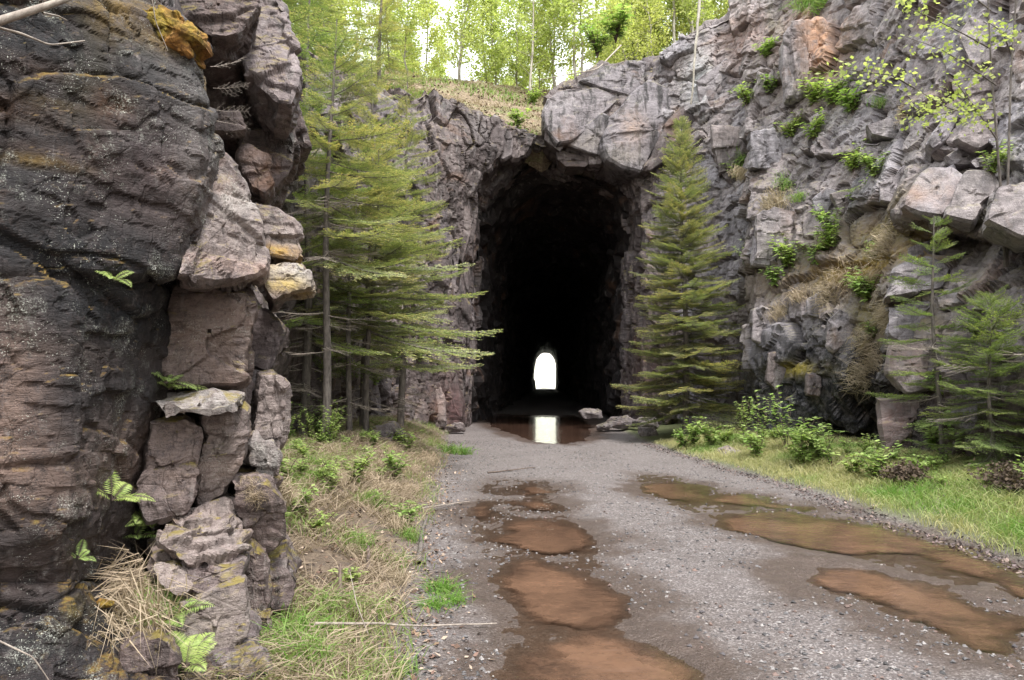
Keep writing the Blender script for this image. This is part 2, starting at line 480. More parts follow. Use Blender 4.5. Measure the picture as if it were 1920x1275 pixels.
def stone_mat():
    m, t = newmat('gravel')
    co = t.n('ShaderNodeTexCoord').outputs['Object']
    ta = t.n('ShaderNodeAttribute', attribute_name='tint')
    n = t.noise(co, 40, 4, 0.7)
    c = t.mix(t.ramp(n, [(0.3, 0.6), (0.6, 0.0)]), ta.outputs['Color'], (0.05, 0.045, 0.045))
    t.out(t.bsdf(Base_Color=c, Roughness=0.8))
    m, t = newmat('litter')
    ta = t.n('ShaderNodeAttribute', attribute_name='tint')
    t.out(t.bsdf(Base_Color=ta.outputs['Color'], Roughness=0.8, Specular_IOR_Level=0.2))
    m, t = newmat('hill_soil')
    co = t.n('ShaderNodeTexCoord').outputs['Object']
    n = t.noise(co, 1.2, 6, 0.7); n2 = t.noise(co, 14, 5, 0.7)
    c = t.ramp(n2, [(0.3, (0.07, 0.05, 0.035)), (0.5, (0.2, 0.15, 0.1)), (0.7, (0.34, 0.27, 0.19))])
    c = t.mix(t.ramp(n, [(0.48, 0.0), (0.62, 0.7)]), c, (0.13, 0.17, 0.05))
    bp = t.n('ShaderNodeBump', ins={'Height': n2, 'Strength': 0.8, 'Distance': 0.1}).outputs[0]
    t.out(t.bsdf(Base_Color=c, Roughness=0.95, Normal=bp))
    m, t = newmat('glare_slope')
    co = t.n('ShaderNodeTexCoord').outputs['Object']
    n2 = t.noise(co, 2.5, 6, 0.75)
    c = t.ramp(n2, [(0.3, (0.42, 0.44, 0.33)), (0.7, (0.68, 0.68, 0.58))])  # daylight glare beyond the exit put into this pale colour
    t.out(t.bsdf(Base_Color=c, Roughness=0.95))
stone_mat()

# ================================================================== large structure
def add_attr(me, name, arr, typ='FLOAT'):
    a = me.attributes.new(name, typ, 'POINT')
    a.data.foreach_set('value' if typ == 'FLOAT' else 'color', np.asarray(arr, dtype=np.float32).ravel())

def smooth_grid(A, k=2):
    for _ in range(k):
        B = np.pad(A, ((1, 1), (1, 1), (0, 0)), mode='edge')
        A = (B[:-2, 1:-1] + B[2:, 1:-1] + B[1:-1, :-2] + B[1:-1, 2:] + 2 * B[1:-1, 1:-1]) / 6
    return A

def refine(ctrl, sp, maxn=400, rw={}, cw={}):
    ctrl = np.asarray(ctrl, float)
    def divs(A, wt):     # along axis 0
        L = np.linalg.norm(np.diff(A, axis=0), axis=2)
        return [int(min(maxn, max(1, math.ceil(np.percentile(l, 75) / sp / wt.get(i, 1))))) for i, l in enumerate(L)]
    def interp(A, n):
        out = []
        for i, k in enumerate(n):
            t = (np.arange(k) / k)[:, None, None]
            out.append(A[i][None] * (1 - t) + A[i + 1][None] * t)
        out.append(A[-1][None])
        return np.concatenate(out)
    r = divs(ctrl, rw); c = divs(ctrl.transpose(1, 0, 2), cw)
    G = interp(ctrl, r)
    return interp(G.transpose(1, 0, 2), c).transpose(1, 0, 2)

def grid_normals(G, toward=None, k=2):
    S = smooth_grid(G, k)
    du = np.gradient(S, axis=0); dv = np.gradient(S, axis=1)
    N = unit(np.cross(du, dv))
    if toward is not None:
        s = ((np.asarray(toward) - G) * N).sum(-1).mean()
        if s < 0: N = -N
    N = unit(smooth_grid(N, k))
    return N

def grid_faces(r, c, flip=False, wrap=False):
    i = np.arange(r - 1)[:, None] * c
    if wrap:
        j = np.arange(c)[None]; j2 = (j + 1) % c
    else:
        j = np.arange(c - 1)[None]; j2 = j + 1
    q = np.stack([i + j, i + j2, i + c + j2, i + c + j], -1).reshape(-1, 4)
    return q[:, ::-1] if flip else q

def stain_light_cols(P, stains):
    C = np.zeros((len(P), 4))
    for (px, py, Y, rx, rz, col, s) in stains:
        p = at(px, py, Y)
        w = s * np.exp(-(((P[:, 0] - p.x) / rx) ** 2 + ((P[:, 2] - p.z) / rz) ** 2 + ((P[:, 1] - p.y) / 2.5) ** 2))
        a = C[:, 3]
        tot = a + w * (1 - a) + 1e-9
        for k in range(3):
            C[:, k] = (C[:, k] * a + col[k] * w * (1 - a)) / tot
        C[:, 3] = np.minimum(1, tot)
    return C

def split_blocks(name, V, Q, ids, blk, tint, mat, nmax=290, minf=60, smooth=False):
    """the surface as one parent mesh with its larger blocks as children"""
    fid = ids[Q[:, 0]]
    u, inv, cnt = np.unique(fid, return_inverse=True, return_counts=True)
    order = np.argsort(-cnt)
    keep = [k for k in order if cnt[k] >= minf][:nmax]
    rest = ~np.isin(inv, keep)
    def piece(nm, fq):
        uv, iv = np.unique(fq, return_inverse=True)
        me = npmesh(nm, V[uv], iv.reshape(-1, 4), smooth, tint[uv])
        add_attr(me, 'blk', blk[uv])
        return me
    root = link(name, piece(name, Q[rest] if rest.any() else Q[:1]), None, mat)
    so = np.argsort(inv, kind='stable')
    st = np.searchsorted(inv[so], np.arange(len(u)))
    en = np.append(st[1:], len(inv))
    for k in keep:
        link('rock_block', piece('rock_block', Q[so[st[k]:en[k]]]), root, mat)
    return root

def cliff(name, ctrl, sp, layers, rot, seed, mat, toward, stains=(), rough=0.012, rscale=9.0, scale_fn=None, smooth=False, nmax=290, minf=60, k=2, rw={}, cw={}):
    G = refine(ctrl, sp, 400, rw, cw)
    N = grid_normals(G, toward, k)
    r, c = G.shape[:2]
    P = G.reshape(-1, 3); Nf = N.reshape(-1, 3)
    d, ids = rockdisp(P, Nf, layers, rot, seed, rough, rscale)
    if seed == 11: d = .6 * d + .4 * smooth_grid(d.reshape(r, c, 1), 1).ravel()
    if scale_fn is not None:
        d = d * scale_fn(P)
    V = P + Nf * d[:, None]
    Q = grid_faces(r, c)
    a = np.cross(V[Q[:50, 1]] - V[Q[:50, 0]], V[Q[:50, 2]] - V[Q[:50, 0]])
    if (a * Nf[Q[:50, 0]]).sum() < 0: Q = Q[:, ::-1]
    blk = rnd(ids, 21)
    return split_blocks(name, V, Q, ids, blk, stain_light_cols(V, stains), mat, nmax, minf, smooth)

def chunk(poly, Y, depth, parent, mat, tx=0.0, ty=0.0, sp=0.02, seed=0, stains=(), layers=None, bulge=0.03, rot=None, rough=0.008, rscale=16, dirv=(0.0, 1.0, 0.0), name='rock_block', blk=None, cham=0.07, smooth=False, shrink=0.94):
    """one broken block whose outline is traced, with real depth behind it"""
    poly = np.array(poly, float)
    cx, cy = poly.mean(0)
    if shrink != 1: poly = np.array([cx, cy]) + (poly - np.array([cx, cy])) * shrink
    pts = np.array([at(x, y, Y + tx * (x - cx) / 100 + ty * (y - cy) / 100) for x, y in poly])
    cen = pts.mean(0)
    closed = np.vstack([pts, pts[:1]])
    L = np.linalg.norm(np.diff(closed, axis=0), axis=1)
    per = L.sum()
    nth = int(min(420, max(24, per / sp)))
    s = np.arange(nth) / nth * per
    cum = np.concatenate([[0], np.cumsum(L)])
    out = np.stack([np.interp(s, cum, closed[:, k]) for k in range(3)], 1)
    rad = np.linalg.norm(out - cen, axis=1).mean()
    nf = int(max(5, rad / sp)); ns = int(max(4, depth / sp / 3.2))
    prof = [(t * (1 - cham), -bulge * rad * math.cos(t * math.pi / 2)) for t in np.linspace(0.0005, 1, nf)]
    prof += [(1 - cham * 0.35, 0.03 * depth), (1.0, 0.09 * depth)]
    prof += [(1.0 - 0.08 * t, (0.09 + 0.91 * t) * depth) for t in np.linspace(0.04, 1, ns) ** 1.5]
    D = np.array(dirv, float)
    V = np.stack([cen + (out - cen) * a + D * b for a, b in prof], 0)      # rings x theta
    Q = grid_faces(len(prof), nth, wrap=True)
    W_ = np.concatenate([V[:, -1:], V, V[:, :1]], 1)
    du = np.gradient(W_, axis=0); dv = np.gradient(W_, axis=1)
    N = unit(np.cross(du, dv))[:, 1:-1]
    N[0] = -D
    if (N[:nf] * (-D)).sum() < 0: N = -N
    P = V.reshape(-1, 3); Nf = N.reshape(-1, 3)
    if layers is None:
        layers = [(0.5, 0.5, 0.32, 0.028, 0.04, 0.008, 0.014, 0.02), (0.17, 0.17, 0.09, 0.009, 0.018, 0.004, 0.003, 0.03), (0.06, 0.06, 0.03, 0.0025, 0.007, 0.001, 0.0, 0.07)]
    d, ids = rockdisp(P, Nf, layers, rot if rot is not None else rotm(7, 9, -18), seed, rough, rscale)
    dg = d.reshape(len(prof), nth)
    dg = (dg * 6 + np.roll(dg, 1, 1) + np.roll(dg, -1, 1) + np.vstack([dg[:1], dg[:-1]]) + np.vstack([dg[1:], dg[-1:]])) / 10
    V = P + Nf * dg.ravel()[:, None]
    a = np.cross(V[Q[:50, 1]] - V[Q[:50, 0]], V[Q[:50, 2]] - V[Q[:50, 0]])
    if (a * Nf[Q[:50, 0]]).sum() < 0: Q = Q[:, ::-1]
    me = npmesh(name, V, Q, smooth, stain_light_cols(V, stains))
    add_attr(me, 'blk', np.full(len(V), (seed * 0.37) % 1.0 if blk is None else blk))
    return link(name, me, parent, mat)

BLACK = (0.008, 0.008, 0.01); RUST = (0.22, 0.09, 0.03); PALE = (0.27, 0.225, 0.21); PALEBR = (0.28, 0.2, 0.155)
OCHRE = (0.3, 0.18, 0.03); ORANGE = (0.36, 0.2, 0.12); WHITE = (0.38, 0.36, 0.34); REDB = (0.12, 0.06, 0.055)

# ---- near left wall
def row_left(py, e, Ye, wrap=1.2, dY=0.0, up=None):
    z = at(0, py, 3.3).z
    e -= 30
    r = [Vector((-4.0, -7, z)), Vector((-3.3, -1.5, z)), Vector((-2.55, 1.4, z))]
    for px, Y in ((-260, 2.75), (-40, 3.1), (120, 3.3)):
        r.append(at(px, py, Y + dY))
    r.append(at(120 + (e - 120) * 0.55, py, 3.3 + (Ye - 3.3) * 0.5 + dY))
    p = at(e, py, Ye + dY)
    r.append(p)
    r.append(p + Vector((-0.06, wrap * 0.45, 0)))
    r.append(p + Vector((-0.7, wrap, 0)))
    return r
rowsL = [row_left(-900, 150, 4.4, dY=0.5), row_left(-300, 250, 4.1, dY=0.2), row_left(-20, 300, 3.95, dY=0.05), row_left(25, 362, 3.85), row_left(90, 384, 3.8), row_left(180, 397, 3.75),
         row_left(290, 394, 3.75), row_left(400, 372, 3.75), row_left(500, 338, 3.75), row_left(522, 330, 3.95, dY=0.02),
         row_left(545, 323, 3.95), row_left(650, 312, 3.95), row_left(730, 298, 3.92), row_left(810, 272, 3.9), row_left(900, 243, 3.85),
         row_left(1000, 212, 3.8, dY=-0.02), row_left(1090, 210, 3.85, dY=0.1), row_left(1190, 255, 3.7), row_left(1290, 318, 3.5, dY=-0.05), row_left(1420, 340, 3.4, dY=-0.1)]
stain_lightL = [(120, 80, 3.3, .55, .4, BLACK, .95), (40, 230, 3.2, .3, .25, BLACK, .7), (225, 60, 3.6, .05, .2, OCHRE, .9), (190, 130, 3.5, .05, .2, (0.12, 0.1, 0.02), .9), (100, 140, 3.3, .12, .06, RUST, .8), (245, 220, 3.6, .07, .07, RUST, .9), (130, 215, 3.4, .09, .03, OCHRE, .6), (60, 300, 3.2, .12, .025, OCHRE, .6), (20, 205, 3.2, .12, .06, RUST, .8), (290, 60, 3.6, .1, .07, OCHRE, .8), (228, 1060, 3.7, .035, .10, (0.3, 0.22, 0.02), .8), (250, 590, 3.8, 0.28, 0.22, BLACK, 1.0), (290, 640, 3.8, 0.18, 0.3, BLACK, 1.0), (270, 780, 3.8, 0.16, 0.3, BLACK, 0.95), (120, 450, 3.3, 0.5, 0.16, BLACK, 0.9), (60, 350, 3.3, 0.3, 0.2, BLACK, 0.8), (30, 90, 3.2, 0.35, 0.3, BLACK, 0.9), (150, 160, 3.3, 0.3, 0.3, BLACK, 0.7), (280, 400, 3.6, .3, .3, BLACK, .4), (60, 480, 3.2, .5, .12, BLACK, .9), (200, 730, 3.5, 0.10, 0.12, BLACK, 0.7), (110, 1180, 3.4, 0.6, 0.3, BLACK, 0.85), (40, 1000, 3.2, 0.4, 0.12, BLACK, 0.75), (70, 700, 3.2, 0.42, 0.75, (0.15, 0.10, 0.085), 0.75), (150, 860, 3.3, 0.25, 0.4, (0.17, 0.12, 0.10), 0.7), (300, 300, 3.7, 0.25, 0.45, (0.13, 0.09, 0.09), 0.65), (330, 430, 3.7, 0.15, 0.2, (0.2, 0.16, 0.15), 0.5), (50, 620, 3.2, 0.05, 0.35, PALEBR, 0.75), (125, 650, 3.3, 0.07, 0.06, PALEBR, 0.95), (145, 850, 3.4, 0.07, 0.18, PALEBR, 0.8), (60, 800, 3.3, 0.05, 0.3, PALEBR, 0.6), (215, 730, 3.5, 0.025, 0.16, PALEBR, 0.9), (105, 760, 3.3, 0.06, 0.12, PALEBR, 0.6), (345, 170, 3.8, 0.1, 0.22, WHITE, 0.5), (370, 300, 3.8, 0.05, 0.3, WHITE, 0.55), (270, 110, 3.6, 0.1, 0.06, (0.4, 0.4, 0.36), 0.5), (215, 130, 3.5, 0.10, 0.12, OCHRE, 0.45), (60, 210, 3.2, 0.16, 0.05, OCHRE, 0.7), (90, 290, 3.3, 0.14, 0.04, RUST, 0.8), (215, 270, 3.5, 0.05, 0.14, RUST, 0.7), (150, 265, 3.5, 0.04, 0.08, RUST, 0.8), (180, 60, 3.5, 0.12, 0.06, OCHRE, 0.4), (230, 150, 3.6, 0.08, 0.1, RUST, 0.6), (250, 330, 3.6, 0.16, 0.2, REDB, 0.45)]  # white marks on the right edge: lichen, and the lit strip painted in
layN = [(1.0, 1.0, 0.75, 0.045, 0.035, 0.008, 0.03, 0.02), (0.34, 0.34, 0.26, 0.014, 0.022, 0.006, 0.008, 0.03), (0.10, 0.10, 0.07, 0.004, 0.012, 0.002, 0.002, 0.10)]
wall_near = cliff('rock_face', rowsL, 0.0108, layN, rotm(5, -5, -27), 11, 'rock_dark', (3, 0, 1.5), stain_lightL, rough=0.012, rscale=15, smooth=False,
                  scale_fn=lambda P: np.where(P[:, 1] < 1.5, 1.6, 1.0), nmax=120, minf=120, k=3, rw={0: 5, 1: 3, 18: 3}, cw={0: 9, 1: 7, 2: 2.5, 3: 1.4, 8: 2})
tag(wall_near, 'dark purplish rock wall with black stains and orange moss nearest on the left', kind='structure')

# ---- stepped wall just behind it
def row_l2(py, e, dY=0.0):
    e -= 40
    return [at(180, py, 5.3 + dY), at(330, py, 5.1 + dY), at(440, py, 5.3 + dY), at(e, py, 5.7 + dY), at(e + 6, py, 6.6 + dY), at(e - 60, py, 8.2 + dY)]
rows2 = [row_l2(-700, 420, .6), row_l2(-200, 520), row_l2(0, 550), row_l2(210, 560, .3), row_l2(300, 550, .3), row_l2(400, 520, 0), row_l2(520, 520), row_l2(560, 492, .35), row_l2(620, 490, .3), row_l2(700, 500),
         row_l2(850, 512), row_l2(950, 520, -.1), row_l2(1050, 535, -.3), row_l2(1150, 530, -.5), row_l2(1260, 500, -.7), row_l2(1420, 480, -1.0)]
layM = [(0.5, 0.5, 0.4, 0.07, 0.06, 0.02, 0.05, 0.03), (0.18, 0.18, 0.12, 0.014, 0.02, 0.006, 0.01, 0.05)]
wall_step = cliff('rock_face', rows2, 0.028, layM, rotm(6, 6, -20), 31, 'rock_near', (3, 0, 1.5), [], rough=0.01, rscale=10, nmax=120, minf=60)
tag(wall_step, 'stepped grey rock wall of loose blocks behind the dark left wall', kind='structure')

NB = 'rock_near'
def lb(poly, Y, depth, tx=0, ty=0, mat=NB, **k):
    lb.n += 1
    return chunk(poly, Y, depth, wall_step, mat, tx, ty, 0.0135, seed=100 + lb.n * 3, dirv=((np.array(poly)[:, 0].mean() - 960) / F * 1.05, 1.0, 0.0), shrink=1.0, **k)
lb.n = 0
GREYP = (0.27, 0.23, 0.235)
lb([(385, -60), (520, -70), (548, 60), (562, 110), (566, 165), (552, 202), (520, 197), (470, 150), (440, 90), (405, 60)], 5.2, 1.5, 0.1, -0.25, stains=[(500, 110, 5.2, 0.5, 0.5, GREYP, 0.4)], blk=.8)
lb([(330, -70), (478, -70), (486, 20), (450, 66), (425, 72), (395, 70), (372, 50), (338, 20)], 4.7, 1.0, 0.1, -0.2, blk=.2)
lb([(440, 235), (540, 228), (560, 270), (545, 320), (520, 352), (480, 372), (440, 330)], 5.7, 1.0, 0.1, 0.0, blk=.1)
lb([(440, 170), (560, 180), (580, 270), (520, 300), (445, 290)], 6.0, 1.0, blk=.15)
lb([(398, 205), (448, 208), (462, 240), (402, 244)], 5.0, 0.8, blk=.5)
lb([(455, 270), (505, 290), (515, 345), (498, 362), (470, 350), (450, 310)], 5.2, 0.8, blk=.4)
lb([(392, 292), (420, 283), (442, 305), (470, 352), (492, 420), (500, 480), (490, 515), (440, 530), (372, 528), (328, 520), (350, 450), (372, 380)], 4.15, 1.1, 0.35, -0.12, stains=[(440, 420, 4.2, 0.2, 0.3, PALE, 0.55), (420, 370, 4.1, 0.08, 0.1, WHITE, 0.7), (470, 500, 4.2, 0.2, 0.05, (0.36, 0.24, 0.2), .6)], blk=.85)  # pale and white tints here paint light onto the side face
lb([(470, 378), (520, 392), (560, 420), (580, 470), (562, 492), (500, 482), (485, 430)], 4.9, 0.9, 0.2, -0.15, stains=[(540, 440, 4.9, 0.25, 0.08, PALE, 0.8), (525, 470, 4.9, .1, .05, (0.3, 0.17, 0.02), .9)], blk=.9)
lb([(493, 492), (530, 482), (560, 486), (590, 508), (588, 540), (545, 545), (512, 562), (495, 535)], 4.6, 0.9, 0.15, -0.1, stains=[(550, 500, 4.6, 0.25, 0.1, WHITE, 0.6), (538, 528, 4.6, 0.09, 0.06, (0.3, 0.2, 0.02), 1.0), (510, 498, 4.6, .06, .04, (0.3, 0.18, 0.02), .9)], blk=.95)
lb([(328, 536), (400, 532), (470, 541), (476, 600), (462, 718), (380, 722), (300, 728), (314, 600)], 4.3, 1.0, 0.1, 0.0, bulge=.04, stains=[(400, 620, 4.3, 0.4, 0.4, (0.15, 0.11, 0.095), 0.7)], blk=.3)
lb([(470, 592), (500, 585), (522, 610), (522, 655), (503, 692), (472, 684)], 4.85, 0.8, blk=.6)
lb([(486, 702), (510, 694), (536, 718), (540, 780), (528, 850), (520, 895), (484, 900), (472, 800)], 4.65, 0.9, 0.1, 0, stains=[(515, 790, 4.7, 0.15, 0.4, PALE, 0.6)], blk=.9)
lb([(288, 752), (340, 742), (400, 724), (462, 736), (458, 762), (400, 776), (330, 770), (300, 772)], 4.05, 0.9, 0.1, -0.5, stains=[(370, 750, 4, 0.4, 0.1, WHITE, 0.45)], blk=.9)
lb([(276, 786), (350, 776), (386, 792), (390, 815), (372, 900), (345, 962), (275, 982), (245, 932), (264, 860)], 4.1, 0.9, 0.05, 0.0, bulge=.06, stains=[(310, 860, 4.1, 0.3, 0.3, (0.24, 0.18, 0.16), 0.6)], blk=.7)
lb([(384, 778), (460, 764), (462, 850), (418, 930), (372, 950), (362, 880), (388, 810)], 4.25, 0.9, 0.1, 0.05, blk=.5, stains=[(410, 860, 4.2, 0.3, 0.3, (0.2, 0.16, 0.14), 0.5)])
lb([(435, 905), (500, 908), (538, 945), (542, 1010), (500, 1042), (468, 1012), (430, 945)], 4.35, 0.9, 0.1, 0.1, blk=.35)
lb([(470, 832), (512, 826), (522, 860), (515, 898), (480, 905)], 4.5, 0.6, blk=.9, stains=[(495, 860, 4.5, 0.2, 0.2, WHITE, 0.4)])
lb([(300, 1012), (340, 970), (400, 950), (450, 958), (462, 1040), (430, 1068), (350, 1052), (312, 1034)], 3.95, 0.9, 0.15, -0.25, stains=[(390, 1000, 3.9, 0.3, 0.2, PALE, 0.5)], blk=.95,
   layers=[(0.5, 0.25, 0.08, 0.03, 0.06, 0.03, 0.02, 0.1), (0.2, 0.2, 0.05, 0.01, 0.04, 0.01, 0.01, 0.1)])
lb([(290, 1062), (330, 1046), (372, 1072), (346, 1108), (302, 1090)], 3.8, 0.7, 0.1, -0.2, stains=[(330, 1075, 3.8, 0.2, 0.2, PALE, 0.6)], blk=1.0, bulge=.02)
lb([(345, 1058), (430, 1064), (462, 1050), (456, 1082), (372, 1112), (350, 1098)], 3.85, 0.7, 0.1, -0.1, blk=.5)
lb([(335, 1132), (420, 1096), (460, 1085), (472, 1180), (455, 1242), (360, 1262), (324, 1200)], 3.75, 1.0, 0.1, -0.05, stains=[(400, 1170, 3.8, 0.3, 0.3, (0.24, 0.2, 0.18), 0.6)], blk=.8)
lb([(500, 1062), (540, 1048), (563, 1090), (546, 1140), (516, 1152), (498, 1100)], 4.5, 0.7, 0.1, -0.1, blk=.15)
lb([(345, 1245), (480, 1212), (500, 1262), (500, 1330), (335, 1330)], 3.65, 0.8, 0.1, -0.1, blk=.75)
lb([(450, 1010), (500, 1035), (505, 1130), (470, 1180), (448, 1100)], 4.3, 0.8, blk=.25)
lb([(470, 1150), (510, 1150), (525, 1250), (490, 1290), (465, 1230)], 4.2, 0.8, blk=.3)
lb([(225, 1215), (300, 1190), (340, 1230), (340, 1320), (210, 1320)], 3.45, 0.7, blk=.4)

# ---- wall behind the left trees
zt = [(-3.3, 7.0, 6.6), (-3.85, 10.5, 7.2), (-4.15, 15, 8.2), (-4.1, 19.5, 9.4), (-3.5, 22.6, 10.3)]
rows3 = []
for f, ox, in ((1.0, -0.9), (0.93, -0.1), (0.72, 0.25), (0.5, -0.05), (0.3, 0.35), (0.12, 0.25), (-0.06, 0.45)):
    rows3.append([Vector((x + ox + (0.3 if i % 2 and f > .2 else 0), y, z * f)) for i, (x, y, z) in enumerate([(-2.2, 5.6, 6.2)] + zt + [(-2.4, 24.0, 10.4)])])
layB = [(1.2, 1.2, 1.0, 0.2, 0.15, 0.06, 0.1, 0.04), (0.4, 0.4, 0.35, 0.06, 0.05, 0.02, 0.03, 0.06)]
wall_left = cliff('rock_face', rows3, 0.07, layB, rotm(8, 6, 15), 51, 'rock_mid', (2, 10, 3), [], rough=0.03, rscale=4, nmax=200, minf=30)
tag(wall_left, 'shaded brown rock wall behind the left fir trees', kind='structure')

# ---- portal: rock around the tunnel mouth
INN = [(868, 835, 24.6), (872, 720, 24.7), (877, 600, 24.8), (882, 480, 24.8), (890, 385, 24.8), (908, 330, 24.8), (945, 302, 24.9), (985, 280, 25.1), (1022, 274, 25.3),
       (1052, 279, 25.2), (1098, 288, 25.0), (1140, 304, 24.9), (1185, 320, 24.8), (1202, 355, 24.7), (1208, 430, 24.6), (1204, 520, 24.6), (1200, 620, 24.6), (1200, 730, 24.6), (1200, 835, 24.6)]
OUT = [(690, 860, 20.0), (700, 720, 20.5), (700, 600, 21), (700, 480, 21.2), (710, 350, 21.5), (735, 235, 22.2), (795, 165, 23.6), (900, 205, 24.4), (1018, 262, 25.1),
       (1022, 195, 25.2), (1055, 165, 25.4), (1125, 122, 25.7), (1250, 105, 25.2), (1335, 180, 24.2), (1395, 330, 23.4), (1400, 480, 22.6), (1400, 620, 22.4), (1400, 730, 22.3), (1400, 860, 22.2)]
I_ = np.array([at(*p) for p in INN]); O_ = np.array([at(*p) for p in OUT])
back = np.array([[0.0, 2.0, 0.25]]) * np.ones((len(O_), 1))
deep = I_ + np.array([[0, 2.6, 0]]) + (np.array([[1.3, 0, 3.5]]) - I_) * np.array([[0.07, 0, 0.05]])
rowsP = [deep, I_ + np.array([[0, 0.5, 0]]), I_, I_ * 0.7 + O_ * 0.3 - np.array([[0, .25, 0]]), I_ * 0.35 + O_ * 0.65 - np.array([[0, .2, 0]]), O_, O_ + back]
layP = [(1.0, 1.0, 1.6, 0.15, 0.11, 0.03, 0.1, 0.03), (0.4, 0.4, 0.6, 0.055, 0.05, 0.015, 0.025, 0.04), (0.15, 0.15, 0.2, 0.010, 0.02, 0.005, 0.008, 0.08)]
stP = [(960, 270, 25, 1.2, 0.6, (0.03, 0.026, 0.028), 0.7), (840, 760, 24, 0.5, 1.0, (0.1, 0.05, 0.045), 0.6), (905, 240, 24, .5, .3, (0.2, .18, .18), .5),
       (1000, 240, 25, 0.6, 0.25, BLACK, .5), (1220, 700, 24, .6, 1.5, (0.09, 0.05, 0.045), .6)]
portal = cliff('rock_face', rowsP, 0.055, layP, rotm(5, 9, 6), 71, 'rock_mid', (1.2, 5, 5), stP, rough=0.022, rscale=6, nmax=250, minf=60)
tag(portal, 'jagged rock portal round the black tunnel mouth', kind='structure')
def pb(poly, Y, depth, tx=0, ty=0, mat='rock_portal', **k):
    pb.n += 1
    if mat == 'rock_portal': Y += .4
    k.setdefault('layers', [(1.9, 1.9, 1.5, 0.06, 0.07, 0.02, 0.03, 0.012), (0.6, 0.6, 0.5, 0.022, 0.03, 0.008, 0.003, 0.03), (.2, .2, .15, .006, .012, .002, .002, .06)])
    return chunk(poly, Y, depth, portal, mat, tx, ty, 0.058, seed=300 + pb.n * 5, rough=0.014, rscale=7, shrink=1.03, rot=rotm(5, 9, 6), **k)
pb.n = 0
CREAM = (0.27, 0.235, 0.215)
pb([(1018, 205), (1028, 180), (1045, 168), (1120, 163), (1170, 180), (1128, 215), (1108, 238), (1072, 264), (1045, 268), (1020, 238)], 24.3, 2.0, 0.15, -0.5, stains=[(1060, 190, 24.5, 0.6, 0.3, (0.3, 0.27, 0.28), 0.4)], blk=.6)
pb([(1020, 236), (1044, 266), (1068, 266), (1050, 285), (1030, 272), (1018, 262)], 24.6, 1.5, blk=.05, mat='rock_mid')
pb([(1062, 268), (1085, 245), (1130, 215), (1142, 222), (1128, 262), (1140, 296), (1100, 284)], 24.2, 1.2, blk=.7, stains=[(1100, 260, 24.3, 0.6, 0.4, CREAM, 0.6)])
pb([(1128, 262), (1142, 218), (1185, 172), (1215, 148), (1295, 182), (1288, 215), (1246, 240), (1222, 285), (1202, 322), (1165, 312), (1140, 296)], 23.9, 2.4, 0.1, -0.3,
   stains=[(1188, 235, 24, 0.4, 0.55, (0.26, 0.19, 0.16), 0.75), (1170, 290, 24, 0.6, 0.3, CREAM, 0.6)], blk=.7, bulge=.1)
pb([(1130, 120), (1180, 118), (1260, 128), (1305, 150), (1300, 185), (1215, 150), (1180, 178), (1122, 162), (1090, 150)], 24.7, 2.0, 0, -0.6, blk=.65)
pb([(1248, 236), (1292, 190), (1310, 215), (1262, 290), (1212, 320), (1204, 318), (1224, 285)], 24.0, 1.8, 0.2, 0, blk=.1, mat='rock_mid')
pb([(1042, 278), (1100, 286), (1112, 300), (1100, 314), (1060, 314), (1044, 300)], 24.9, 1.2, blk=.2, mat='rock_mid')
pb([(1104, 288), (1130, 296), (1128, 306), (1106, 306)], 24.5, 0.8, blk=.95)
# hanging slabs left of the mouth
for (poly, b) in (([(842, 215), (872, 205), (905, 215), (898, 300), (880, 360), (850, 330), (838, 270)], .3), ([(905, 218), (945, 225), (940, 290), (915, 320), (900, 290)], .5),
                  ([(930, 228), (965, 238), (960, 290), (940, 300)], .8), ([(850, 335), (882, 350), (886, 430), (866, 500), (842, 440)], .35), ([(965, 245), (1002, 258), (985, 290), (962, 296)], .15),
                  ([(800, 190), (840, 195), (845, 260), (815, 300), (795, 250)], .75), ([(862, 520), (880, 500), (878, 620), (870, 760), (845, 770), (850, 620)], .1),
                  ([(815, 420), (850, 400), (866, 470), (850, 560), (818, 540)], .55), ([(805, 600), (850, 590), (848, 690), (815, 700)], .2)):
    pb(poly, 24.5 - (900 - poly[0][0]) * 0.006, 1.2, blk=b, mat='rock_mid', layers=[(0.7, 0.7, 1.6, 0.05, 0.16, 0.03, 0.05, 0.05), (0.25, 0.25, 0.5, 0.02, 0.06, 0.01, 0.015, 0.06)])
pb([(792, 800), (793, 768), (800, 735), (815, 706), (830, 740), (833, 800)], 22.6, 0.7, blk=.9, stains=[(812, 760, 22.6, .5, .8, (0.3, 0.22, 0.2), .7)])
pb([(833, 805), (836, 735), (856, 700), (868, 760), (866, 806)], 23.6, 0.9, blk=.1, mat='rock_mid', stains=[(850, 770, 23.6, .5, .8, (0.13, 0.07, 0.07), .7)])

